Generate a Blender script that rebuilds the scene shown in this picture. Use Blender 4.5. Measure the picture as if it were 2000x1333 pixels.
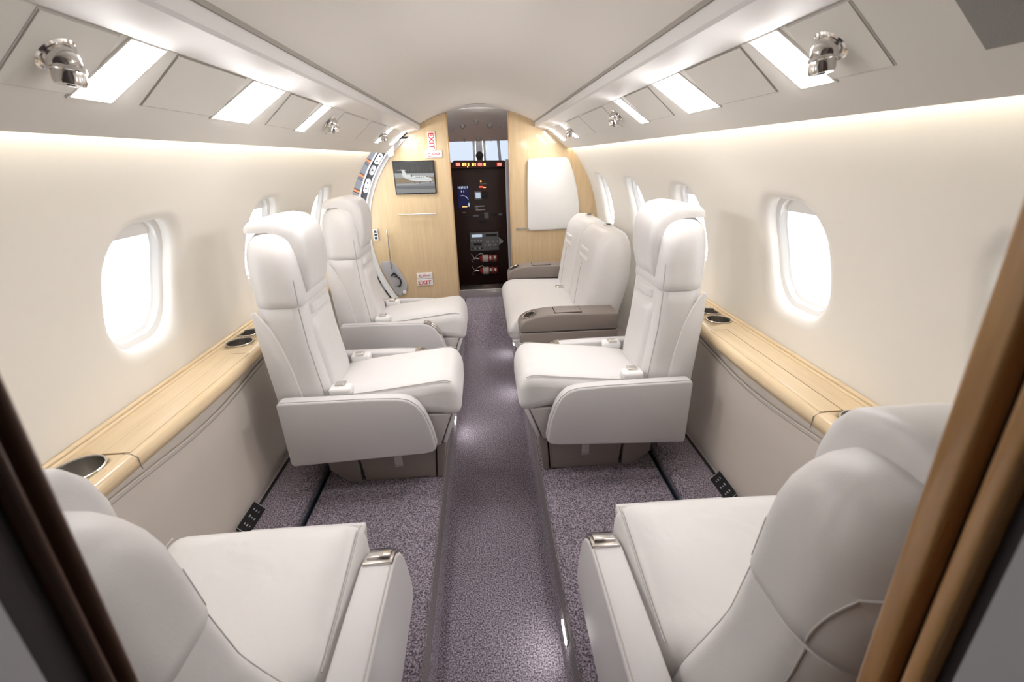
import bpy, bmesh, math, random
from mathutils import Vector, Matrix
random.seed(7)
for o in list(bpy.data.objects): bpy.data.objects.remove(o)
SC = bpy.context.scene
COL = SC.collection
U = 1.12                      # metres per design unit (all numbers below are design units)

# ------------------------------------------------------------------ camera
cam_d = bpy.data.cameras.new('camera'); cam = bpy.data.objects.new('camera', cam_d); COL.objects.link(cam)
cam_d.sensor_width = 36.0; cam_d.sensor_fit = 'HORIZONTAL'
FPX, CXP, CYP = 850.0, 1000.0, 666.5
cam_d.lens = 36.0*FPX/2000.0
VPX, VPY, ROLL = 940.0, 310.0, -0.028            # where the cabin's length lines meet in the photograph, horizon slope
fw = Vector(((VPX-CXP)/FPX, -(VPY-CYP)/FPX, -1)).normalized()
h2 = Vector(((VPX+1000-CXP)/FPX, -(VPY+1000*ROLL-CYP)/FPX, -1)).normalized()
upv = h2.cross(fw).normalized()
if upv.y < 0: upv = -upv
rtv = fw.cross(upv).normalized()
R3 = Matrix((rtv, fw, upv))
cam.matrix_world = Matrix.Translation(Vector((0.014, 0, 1.20))*U) @ R3.to_4x4()
cam_d.clip_start = 0.01
cam_d.dof.use_dof = True; cam_d.dof.focus_distance = 2.2; cam_d.dof.aperture_fstop = 6.5
SC.camera = cam

# ------------------------------------------------------------------ world + exposure
w = bpy.data.worlds.new('hangar_daylight'); SC.world = w; w.use_nodes = True
bg = w.node_tree.nodes['Background']; bg.inputs[0].default_value = (0.93, 0.96, 1.0, 1); bg.inputs[1].default_value = 2.3
SC.view_settings.view_transform = 'Standard'; SC.view_settings.look = 'None'
SC.view_settings.gamma = 1.0; SC.view_settings.use_curve_mapping = False
SC.view_settings.exposure = 0.58
PANEL_E = 31.0      # overhead light panels
COVE_E = 20.0       # cove strips along both walls
FLOOR_E = 60.0      # aisle courtesy lights

# ------------------------------------------------------------------ materials
MATS = {}
def mat(name, col, rough=0.5, metal=0.0, emit=None, es=0.0, coat=0.0, bump=None, noise=None, sheen=0.0, alpha_mix=None):
    m = bpy.data.materials.new(name); m.use_nodes = True; nt = m.node_tree; b = nt.nodes['Principled BSDF']
    b.inputs['Base Color'].default_value = (*col, 1); b.inputs['Roughness'].default_value = rough; b.inputs['Metallic'].default_value = metal
    if coat: b.inputs['Coat Weight'].default_value = coat; b.inputs['Coat Roughness'].default_value = 0.06
    if sheen: b.inputs['Sheen Weight'].default_value = sheen
    if emit: b.inputs['Emission Color'].default_value = (*emit, 1); b.inputs['Emission Strength'].default_value = es
    tc = nt.nodes.new('ShaderNodeTexCoord')
    if noise:                                     # (scale, colour2, detail, lo, hi)
        n = nt.nodes.new('ShaderNodeTexNoise'); n.inputs['Scale'].default_value = noise[0]; n.inputs['Detail'].default_value = noise[2]
        r = nt.nodes.new('ShaderNodeValToRGB'); r.color_ramp.elements[0].position = noise[3]; r.color_ramp.elements[1].position = noise[4]
        r.color_ramp.elements[0].color = (*col, 1); r.color_ramp.elements[1].color = (*noise[1], 1)
        nt.links.new(tc.outputs['Object'], n.inputs['Vector']); nt.links.new(n.outputs['Fac'], r.inputs['Fac']); nt.links.new(r.outputs['Color'], b.inputs['Base Color'])
    if bump:                                      # (scale, strength, distance)
        n2 = nt.nodes.new('ShaderNodeTexNoise'); n2.inputs['Scale'].default_value = bump[0]; n2.inputs['Detail'].default_value = 3
        bp = nt.nodes.new('ShaderNodeBump'); bp.inputs['Strength'].default_value = bump[1]; bp.inputs['Distance'].default_value = bump[2]
        if name == 'leather':                     # soft pulls and creases in the hide
            n3 = nt.nodes.new('ShaderNodeTexNoise'); n3.inputs['Scale'].default_value = 9; n3.inputs['Detail'].default_value = 2; n3.inputs['Distortion'].default_value = 0.6
            b3 = nt.nodes.new('ShaderNodeBump'); b3.inputs['Strength'].default_value = 0.22; b3.inputs['Distance'].default_value = 0.02
            nt.links.new(tc.outputs['Object'], n3.inputs['Vector']); nt.links.new(n3.outputs['Fac'], b3.inputs['Height']); nt.links.new(b3.outputs['Normal'], bp.inputs['Normal'])
        nt.links.new(tc.outputs['Object'], n2.inputs['Vector']); nt.links.new(n2.outputs['Fac'], bp.inputs['Height']); nt.links.new(bp.outputs['Normal'], b.inputs['Normal'])
    MATS[name] = m; return m
def wood(name, c1, c2, axis, rough=0.28, coat=0.5):
    m = mat(name, c1, rough, coat=coat); nt = m.node_tree; b = nt.nodes['Principled BSDF']
    tc = nt.nodes.new('ShaderNodeTexCoord'); mp = nt.nodes.new('ShaderNodeMapping')
    sc = [42, 42, 42]; sc['xyz'.index(axis)] = 2.2; mp.inputs['Scale'].default_value = sc
    n = nt.nodes.new('ShaderNodeTexNoise'); n.inputs['Scale'].default_value = 1.6; n.inputs['Detail'].default_value = 7; n.inputs['Roughness'].default_value = 0.62
    r = nt.nodes.new('ShaderNodeValToRGB'); r.color_ramp.elements[0].position = 0.3; r.color_ramp.elements[1].position = 0.72
    r.color_ramp.elements[0].color = (*c2, 1); r.color_ramp.elements[1].color = (*c1, 1)
    nt.links.new(tc.outputs['Object'], mp.inputs['Vector']); nt.links.new(mp.outputs['Vector'], n.inputs['Vector'])
    nt.links.new(n.outputs['Fac'], r.inputs['Fac']); nt.links.new(r.outputs['Color'], b.inputs['Base Color'])
    return m
def brushed(name, col, rough):
    return mat(name, col, rough, 1.0)
def pane_mat(name, tint, gloss=0.06):
    m = bpy.data.materials.new(name); m.use_nodes = True; nt = m.node_tree
    for n in list(nt.nodes):
        if n.type != 'OUTPUT_MATERIAL': nt.nodes.remove(n)
    out = [n for n in nt.nodes if n.type == 'OUTPUT_MATERIAL'][0]
    t = nt.nodes.new('ShaderNodeBsdfTransparent'); t.inputs[0].default_value = (*tint, 1)
    g = nt.nodes.new('ShaderNodeBsdfGlossy'); g.inputs['Roughness'].default_value = 0.05
    mx = nt.nodes.new('ShaderNodeMixShader'); mx.inputs[0].default_value = gloss
    nt.links.new(t.outputs[0], mx.inputs[1]); nt.links.new(g.outputs[0], mx.inputs[2]); nt.links.new(mx.outputs[0], out.inputs[0])
    MATS[name] = m; return m
def emis(name, col, s):
    return mat(name, (0.8, 0.8, 0.8), 0.5, emit=col, es=s)

mat('leather', (0.74, 0.72, 0.705), 0.42, bump=(420, 0.10, 0.002))
mat('leather_seam', (0.50, 0.475, 0.45), 0.6)
mat('leather_arm', (0.66, 0.64, 0.64), 0.48, bump=(420, 0.10, 0.002))
mat('taupe', (0.27, 0.232, 0.205), 0.5, bump=(300, 0.06, 0.001))
mat('taupe_arm', (0.26, 0.22, 0.195), 0.45, bump=(350, 0.10, 0.002))
mat('taupe_light', (0.52, 0.49, 0.47), 0.5)
mat('sidewall_leather', (0.70, 0.635, 0.565), 0.5, bump=(350, 0.12, 0.002))
mat('lining', (0.86, 0.835, 0.78), 0.55, bump=(260, 0.05, 0.001))
mat('headliner', (0.81, 0.775, 0.72), 0.75, bump=(500, 0.06, 0.001))
mat('overhead', (0.78, 0.755, 0.70), 0.6, bump=(320, 0.05, 0.001))
mat('rail_white', (0.76, 0.745, 0.73), 0.4)
mat('white_plastic', (0.84, 0.83, 0.81), 0.35)
mat('white_gloss', (0.88, 0.88, 0.88), 0.15)
mat('dark_gap', (0.05, 0.04, 0.035), 0.8)
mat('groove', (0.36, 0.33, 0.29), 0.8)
mat('leaf_line', (0.22, 0.14, 0.07), 0.8)
mat('groove_soft', (0.56, 0.535, 0.49), 0.8)
mat('black', (0.012, 0.011, 0.012), 0.45)
mat('slot_blue', (0.035, 0.045, 0.06), 0.4)
mat('carpet', (0.065, 0.052, 0.066), 0.95, noise=(215, (0.46, 0.395, 0.46), 3.0, 0.38, 0.68), bump=(240, 0.8, 0.005), sheen=0.1)
mat('carpet_edge', (0.15, 0.125, 0.13), 0.8, noise=(300, (0.22, 0.19, 0.20), 2.0, 0.4, 0.6))
wood('maple', (0.74, 0.57, 0.35), (0.65, 0.48, 0.275), 'z')
wood('maple_long', (0.80, 0.645, 0.42), (0.70, 0.53, 0.32), 'y')
wood('maple_edge', (0.66, 0.44, 0.24), (0.50, 0.31, 0.15), 'z')
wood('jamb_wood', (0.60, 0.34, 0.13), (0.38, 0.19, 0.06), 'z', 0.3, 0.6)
wood('jamb_wood_shaded', (0.16, 0.085, 0.05), (0.09, 0.045, 0.03), 'z', 0.3, 0.6)  # left jamb's copy of the wood, its shade put into the colour
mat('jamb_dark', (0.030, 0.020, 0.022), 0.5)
brushed('chrome', (0.72, 0.70, 0.68), 0.14)
brushed('steel', (0.62, 0.60, 0.57), 0.3)
brushed('nickel', (0.66, 0.62, 0.58), 0.25)
mat('grey_metal', (0.42, 0.41, 0.42), 0.4, 0.3)
mat('grey_paint', (0.45, 0.45, 0.47), 0.45)
mat('frame_grey', (0.13, 0.13, 0.145), 0.5)
mat('speaker_grey', (0.30, 0.29, 0.27), 0.9, bump=(900, 0.5, 0.002))
mat('door_black', (0.03, 0.03, 0.035), 0.4)
mat('plate_white', (0.82, 0.82, 0.83), 0.3)
mat('orange', (0.85, 0.16, 0.04), 0.5)
mat('sign_white', (0.86, 0.84, 0.82), 0.3)
mat('sign_red', (0.62, 0.03, 0.03), 0.4)
mat('cockpit_dark', (0.020, 0.010, 0.008), 0.55)
mat('cockpit_panel', (0.040, 0.015, 0.011), 0.4)
mat('cockpit_grey', (0.80, 0.775, 0.73), 0.6, noise=(60, (0.84, 0.82, 0.78), 3, 0.3, 0.7))
mat('radio_grey', (0.22, 0.22, 0.23), 0.35)
mat('radio_light', (0.55, 0.56, 0.58), 0.35)
mat('ext_red', (0.45, 0.05, 0.05), 0.35)
mat('ext_label', (0.70, 0.67, 0.64), 0.4)
pane_mat('cabin_pane', (0.97, 0.98, 1.0), 0.04)
pane_mat('windshield', (0.24, 0.265, 0.30), 0.05)
emis('lamp_panel', (1.0, 0.965, 0.97), PANEL_E)
emis('lamp_cove', (1.0, 0.90, 0.74), COVE_E)
emis('lamp_floor', (1.0, 0.98, 0.96), FLOOR_E)
emis('led_red', (1.0, 0.03, 0.02), 3.5)
emis('led_amber', (1.0, 0.30, 0.03), 2.2)
emis('led_white', (0.70, 0.82, 1.0), 0.45)
MATS['led_white'].node_tree.nodes['Principled BSDF'].inputs['Base Color'].default_value = (0.05, 0.06, 0.07, 1)
emis('led_blue', (0.05, 0.05, 0.40), 0.07)
for nm, c in (('tv_trees', (0.035, 0.035, 0.033)), ('tv_treelight', (0.085, 0.085, 0.08)), ('tv_far', (0.33, 0.33, 0.34)), ('tv_grass', (0.24, 0.18, 0.11)), ('tv_apron', (0.21, 0.22, 0.23)),
              ('tv_apron_dark', (0.13, 0.13, 0.135)), ('tv_jet', (0.62, 0.64, 0.63)), ('tv_jetdark', (0.05, 0.05, 0.055)), ('tv_line', (0.30, 0.25, 0.10)), ('tv_stripe', (0.20, 0.27, 0.26))):
    emis(nm, c, 0.75); MATS[nm].node_tree.nodes['Principled BSDF'].inputs['Base Color'].default_value = (0.01, 0.01, 0.01, 1)

# ------------------------------------------------------------------ mesh helpers
ORG = {}
class MB:
    def __init__(s, zs=(1.0, 0.0, 0.0)): s.v = []; s.f = []; s.zs = zs
    def add(s, vs, fs):
        k = len(s.v); s.v += [tuple(p) for p in vs]; s.f += [tuple(i+k for i in f) for f in fs]; return s
    def hexa(s, p): return s.add(p, [(0,1,2,3), (7,6,5,4), (0,4,5,1), (1,5,6,2), (2,6,7,3), (3,7,4,0)])
    def box(s, x0, x1, y0, y1, z0, z1):
        return s.hexa([(x0,y0,z0), (x0,y1,z0), (x1,y1,z0), (x1,y0,z0), (x0,y0,z1), (x0,y1,z1), (x1,y1,z1), (x1,y0,z1)])
    def prism(s, poly, axis, a, b):
        f = {'y': lambda p, t: (p[0], t, p[1]), 'x': lambda p, t: (t, p[0], p[1]), 'z': lambda p, t: (p[0], p[1], t)}[axis]
        n = len(poly); vs = [f(p, a) for p in poly]+[f(p, b) for p in poly]
        return s.add(vs, [tuple(range(n)), tuple(range(2*n-1, n-1, -1))]+[(i, (i+1) % n, n+(i+1) % n, n+i) for i in range(n)])
    def loft(s, rings, cap=True, closed=True):
        n = len(rings[0]); vs = [p for r in rings for p in r]; fs = []
        for j in range(len(rings)-1):
            for i in range(n if closed else n-1):
                fs.append((j*n+i, j*n+(i+1) % n, (j+1)*n+(i+1) % n, (j+1)*n+i))
        if cap: fs += [tuple(range(n)), tuple(range(len(vs)-1, len(vs)-n-1, -1))]
        return s.add(vs, fs)
    def grid(s, fn, nu, nv):
        vs = [fn(i/nu, j/nv) for j in range(nv+1) for i in range(nu+1)]
        return s.add(vs, [(j*(nu+1)+i, j*(nu+1)+i+1, (j+1)*(nu+1)+i+1, (j+1)*(nu+1)+i) for j in range(nv) for i in range(nu)])
    def tube(s, pts, r, n=8, closed=False):
        P = [Vector(p) for p in pts]; rings = []
        for i, p in enumerate(P):
            a = P[i-1] if i > 0 else (P[-1] if closed else p); b = P[i+1] if i < len(P)-1 else (P[0] if closed else p)
            t = (b-a).normalized(); ref = Vector((0,0,1)) if abs(t.z) < 0.9 else Vector((1,0,0))
            u = t.cross(ref).normalized(); q = t.cross(u)
            rr = r[i] if isinstance(r, (list, tuple)) else r
            rings.append([tuple(p+u*rr*math.cos(2*math.pi*k/n)+q*rr*math.sin(2*math.pi*k/n)) for k in range(n)])
        if closed: rings.append(rings[0])
        return s.loft(rings, cap=not closed)
    def lathe(s, prof, at, axis=(0,0,1), n=24, cap=True):
        A = Vector(axis).normalized(); ref = Vector((0,1,0)) if abs(A.y) < 0.9 else Vector((1,0,0)); u = A.cross(ref).normalized(); q = A.cross(u); c = Vector(at)
        rings = [[tuple(c+A*z+(u*math.cos(2*math.pi*k/n)+q*math.sin(2*math.pi*k/n))*r) for k in range(n)] for r, z in prof]
        return s.loft(rings, cap=cap)
    def puff(s, x0, x1, y0, y1, z0, z1, r, n=10, pz=0.0, fn=None):
        # rounded box on a subdivided cube, softly crowned on top
        c = Vector(((x0+x1)/2, (y0+y1)/2, (z0+z1)/2)); h = Vector(((x1-x0)/2, (y1-y0)/2, (z1-z0)/2)); idx = {}; vs = []; fs = []
        rr = [min(r, h[i]*0.999) for i in range(3)]
        def cc(t, hh, ra):     # crowd samples towards the edges
            return t
        lin = []
        for i in range(3):
            m = 4; inner = [(-1+2*k/n) for k in range(n+1)]; L = []
            hi = h[i]-rr[i]
            for k in range(m): L.append(-hi-rr[i]*math.cos(k/m*math.pi/2)*1.0)
            for k in range(n+1): L.append(-hi+2*hi*k/n)
            for k in range(m-1, -1, -1): L.append(hi+rr[i]*math.cos(k/m*math.pi/2))
            lin.append(L)
        N = len(lin[0])-1
        def vert(i, j, k):
            key = (i, j, k)
            if key in idx: return idx[key]
            p = Vector((lin[0][i], lin[1][j], lin[2][k])); q = Vector([max(-(h[a]-rr[a]), min(h[a]-rr[a], p[a])) for a in range(3)])
            d = Vector([(p[a]-q[a])/rr[a] for a in range(3)])
            if d.length > 1e-9:
                d.normalize(); p = q+Vector([d[a]*rr[a] for a in range(3)])
            u, v_ = p.x/h.x, p.y/h.y
            if pz and p.z > 0: p.z += pz*(1-u*u)*(1-v_*v_)*(p.z/h.z)
            p = p+c
            if fn: p = Vector(fn(p))
            idx[key] = len(vs); vs.append(tuple(p)); return idx[key]
        for a in range(N):
            for b in range(N):
                for e in (0, N):
                    fs.append((vert(e,a,b), vert(e,a+1,b), vert(e,a+1,b+1), vert(e,a,b+1)))
                    fs.append((vert(a,e,b), vert(a+1,e,b), vert(a+1,e,b+1), vert(a,e,b+1)))
                    fs.append((vert(a,b,e), vert(a+1,b,e), vert(a+1,b+1,e), vert(a,b+1,e)))
        return s.add(vs, fs)
    def build(s, name, m, parent=None, bevel=0.0, seg=3, ang=40, bang=30):
        o0 = ORG.get(parent.name, (0,0,0)) if parent else (0,0,0)
        if s.zs != (1.0, 0.0, 0.0): s.v = [(x-max(0, z-0.36)*s.zs[1], y*(1+s.zs[2]*max(0, (0.56-z)/0.36)**1.3), z if z < 0.36 else 0.36+(z-0.36)*s.zs[0]) for x, y, z in s.v]   # shorter, more reclined seat back
        bm = bmesh.new()
        vv = [bm.verts.new(((p[0]-o0[0])*U, (p[1]-o0[1])*U, (p[2]-o0[2])*U)) for p in s.v]
        for f in s.f:
            try: bm.faces.new([vv[i] for i in f])
            except ValueError: pass
        bmesh.ops.recalc_face_normals(bm, faces=bm.faces)
        if bevel:
            es = [e for e in bm.edges if len(e.link_faces) == 2 and e.calc_face_angle(0) > math.radians(bang)]
            bmesh.ops.bevel(bm, geom=es, offset=bevel*U, segments=seg, profile=0.5, affect='EDGES', clamp_overlap=True)
        me = bpy.data.meshes.new(name); bm.to_mesh(me); bm.free()
        for p in me.polygons: p.use_smooth = True
        me.set_sharp_from_angle(angle=math.radians(ang))
        me.materials.append(MATS[m])
        o = bpy.data.objects.new(name, me); COL.objects.link(o)
        if parent: o.parent = parent; ORG[o.name] = o0
        else: ORG[o.name] = (0,0,0)
        return o
def tag(o, label=None, cat=None, group=None, kind=None):
    if label: o['label'] = label
    if cat: o['category'] = cat
    if group: o['group'] = group
    if kind: o['kind'] = kind
    return o
def thing(name, label, cat, loc=(0,0,0), group=None, kind=None):
    o = bpy.data.objects.new(name, None); COL.objects.link(o); o.location = Vector(loc)*U; o.empty_display_size = 0.05
    ORG[o.name] = loc
    return tag(o, label, cat, group, kind)
def struct(o, label=None, cat=None): return tag(o, label, cat, None, 'structure')
def arc(cx, cz, r, a0, a1, n): return [(cx+r*math.cos(a0+(a1-a0)*i/n), cz+r*math.sin(a0+(a1-a0)*i/n)) for i in range(n+1)]
def slab(P, h0, h1):             # P: function h -> four corners
    return P(h0)+P(h1)

DK = 0.13                        # deck height over the aisle floor
RF, CZ = 0.91, 0.65              # cabin lining: circle about the fuselage axis
YB = 3.5                         # forward bulkhead
YA = 0.10                        # aft bulkhead
def wallpt(s, y, a, r=RF): return (s*r*math.cos(a), y, CZ+r*math.sin(a))
A_of = lambda z, r=RF: math.asin((z-CZ)/r)

# ------------------------------------------------------------------ floor
fl = struct(thing('floor', 'purple grey speckled cabin carpet with dropped aisle', 'floor'))
AX = 0.163
def aisle_z(y):
    t = max(0, min(1, (y-2.75)/0.5)); return DK*t*t*(3-2*t)
ys = [-0.9+i*(3.50+0.9)/60 for i in range(61)]
m = MB(); m.grid(lambda u, v: (-AX-0.004+(2*AX+0.008)*u, -0.9+4.43*v, aisle_z(-0.9+4.43*v)), 4, 80); m.build('aisle_carpet', 'carpet', fl)
for s in (-1, 1):
    m = MB(); m.box(min(s*0.176, s*0.604), max(s*0.176, s*0.604), -0.9, YB+0.03, DK-0.04, DK); m.build('deck_carpet', 'carpet', fl)
    m = MB(); m.prism([(s*0.624, DK-0.04), (s*0.624, DK+0.018), (s*0.640, DK+0.034), (s*0.70, DK+0.036), (s*0.78, DK+0.036), (s*0.78, DK-0.04)], 'y', -0.9, 3.0); m.build('outer_carpet', 'carpet', fl)
    m = MB(); m.box(min(s*0.604, s*0.624), max(s*0.604, s*0.624), -0.9, 3.0, DK-0.04, DK-0.028); m.build('seat_track', 'slot_blue', fl)
    for x in (0.606, 0.622):
        m = MB(); m.box(min(s*(x-0.003), s*(x+0.003)), max(s*(x-0.003), s*(x+0.003)), -0.9, 3.0, DK-0.03, DK-0.004); m.build('track_lip', 'slot_blue', fl)
    def rz(y, k): return aisle_z(y)+(DK-aisle_z(y))*k
    m = MB(); m.grid(lambda u, v: (s*(AX+0.006*u), -0.9+4.2*v, rz(-0.9+4.2*v, 0.62*u)), 2, 60); m.build('aisle_riser', 'carpet', fl)
    m = MB(); m.grid(lambda u, v: (s*(AX+0.006+0.010*u), -0.9+4.2*v, rz(-0.9+4.2*v, 0.62+0.40*math.sin(u*math.pi/2))), 6, 60); m.build('aisle_nosing', 'carpet_edge', fl)

# ------------------------------------------------------------------ side walls with window reveals
WY = [0.530, 1.155, 1.815, 2.475, 3.135]         # window centres along the cabin
AW0, AW1 = A_of(0.755), A_of(1.072); AWC = (AW0+AW1)/2; HA = (AW1-AW0)/2
HY = 0.122
PY, PA = 0.205, HA+0.045                          # patch half sizes
def rrect(hy, ha, ry, ra, n=7):
    pts = []
    for q, (sy, sa) in enumerate(((1, 1), (-1, 1), (-1, -1), (1, -1))):
        for k in range(n+1):
            t = math.pi/2*(q+k/n)
            pts.append((sy*(hy-ry)+ry*math.cos(t), sa*(ha-ra)+ra*math.sin(t)))
        for k in range(1, 6):                     # along the straight side that follows
            e = k/6
            if q == 0: pts.append(((hy-ry)*(1-2*e), ha))
            if q == 1: pts.append((-hy, (ha-ra)*(1-2*e)))
            if q == 2: pts.append((-(hy-ry)*(1-2*e), -ha))
            if q == 3: pts.append((hy, -(ha-ra)*(1-2*e)))
    return pts
def rect_match(pts, hy, ha):
    out = []
    for (y, a) in pts:
        k = max(abs(y)/hy, abs(a)/ha); out.append((y/k, a/k))
    n = len(out)//4                              # the middle point of each rounded corner lands on the patch corner
    for q, (sy, sa) in enumerate(((1, 1), (-1, 1), (-1, -1), (1, -1))):
        i = min(range(q*n, q*n+n), key=lambda j: abs(out[j][0]-sy*hy)/hy+abs(out[j][1]-sa*ha)/ha); out[i] = (sy*hy, sa*ha)
    return out
WZ0, WZ1 = A_of(0.60), 0.815
def make_wall(s, side, y_end, wins):
    root = struct(thing('wall_'+side, 'cream moulded cabin sidewall with oval window recesses, '+('beside entry door' if s < 0 else 'behind the divan'), 'wall'))
    m = MB(); a_lo, a_hi = AWC-PA, AWC+PA
    def strip(y0, y1, a0, a1):
        ny = max(1, int((y1-y0)/0.05)); na = max(2, int((a1-a0)/0.04))
        m.grid(lambda u, v: wallpt(s, y0-0.008+(y1-y0+(0.016 if y1 < y_end else 0.008))*u, a0-0.008+(a1-a0+0.016)*v, RF+0.00015), ny, na)
    strip(-0.9, y_end, WZ0, a_lo); strip(-0.9, y_end, a_hi, WZ1)
    y = -0.9
    for wy in wins:
        strip(y, wy-PY, a_lo, a_hi); y = wy+PY
    if y < y_end: strip(y, y_end, a_lo, a_hi)
    hole = rrect(HY, HA, 0.085, 0.13)
    def inset(k):   return [(py*(HY+k)/HY, pa*(HA+k*1.05)/HA) for py, pa in hole]
    for wy in wins:
        rings = []
        base = inset(0.034); outer = rect_match(base, PY, PA)
        for k in range(5):
            t = k/4; rings.append([wallpt(s, wy+o[0]*(1-t)+b[0]*t, AWC+o[1]*(1-t)+b[1]*t) for o, b in zip(outer, base)])
        for k in range(1, 8):                     # soft rolled lip turning outward
            t = k/7*math.pi/2; off = 0.034*(1-math.sin(t)); dr = 0.022*(1-math.cos(t))
            rings.append([wallpt(s, wy+p[0], AWC+p[1], RF+dr) for p in inset(off)])
        for dr, off in ((0.035, -0.003), (0.052, -0.005)):
            rings.append([wallpt(s, wy+p[0], AWC+p[1], RF+dr) for p in inset(off)])
        m.loft(rings, cap=False)
    m.build('lining', 'lining', root, ang=60)
    m = MB(); m.grid(lambda u, v: wallpt(s, -0.9+(YB+0.9)*u, A_of(0.0)+(WZ0-A_of(0.0))*v, RF+0.004), 8, 10); m.build('lower_lining', 'lining', root)
    return root
wall_l = make_wall(-1, 'left', 3.05, WY[:4])
wall_r = make_wall(1, 'right', YB, WY)
nwin = 0
for s in (-1, 1):
    for wy in (WY[:4] if s < 0 else WY):
        nwin += 1
        g = struct(thing('window_%d' % nwin, 'oval cabin window with white reveal frame', 'window'))
        def pt(p, r, k): return wallpt(s, wy+p[0]*k, AWC+p[1]*k, r)
        hole = rrect(HY, HA, 0.085, 0.13)
        m = MB(); rings = [[pt(p, RF+dr, k) for p in hole] for k, dr in ((0.99, 0.034), (0.95, 0.036), (0.90, 0.040), (0.885, 0.052), (0.84, 0.056), (0.83, 0.075))]
        m.loft(rings, cap=False); m.build('frame', 'white_plastic', g, ang=50)
        m = MB(); rings = [[pt(p, RF+0.068, k) for p in hole] for k in (0.86, 0.5, 0.05)]; m.loft(rings, cap=True); m.build('pane', 'cabin_pane', g)
        # partly lowered blind at the top
        m = MB(); top = [p for p in rrect(HY*0.87, HA*0.87, 0.07, 0.11, 6) if p[1] > HA*0.66]
        top.sort(key=lambda p: math.atan2(p[1]-HA*0.66, p[0]))
        poly = [(HY*0.87, HA*0.64)]+[q for q in top]+[(-HY*0.87, HA*0.64)]
        inn = [wallpt(s, wy+p[0], AWC+p[1], RF+0.054) for p in poly]; out = [wallpt(s, wy+p[0], AWC+p[1], RF+0.059) for p in poly]
        n = len(poly); m.add(inn+out, [tuple(range(n)), tuple(range(2*n-1, n-1, -1))]+[(i, (i+1) % n, n+(i+1) % n, n+i) for i in range(n)]); m.build('blind', 'white_plastic', g)

# ------------------------------------------------------------------ ceiling
RC = 0.890
m = MB(); a0 = math.acos(0.47/RC)
m.grid(lambda u, v: (RC*math.cos(a0+(math.pi-2*a0)*u), -0.9+(YB+0.03+0.9)*v, CZ+RC*math.sin(a0+(math.pi-2*a0)*u)), 32, 12)
ceil = struct(m.build('ceiling', 'headliner'), 'pale beige arched fabric headliner over the aisle', 'ceiling')

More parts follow.
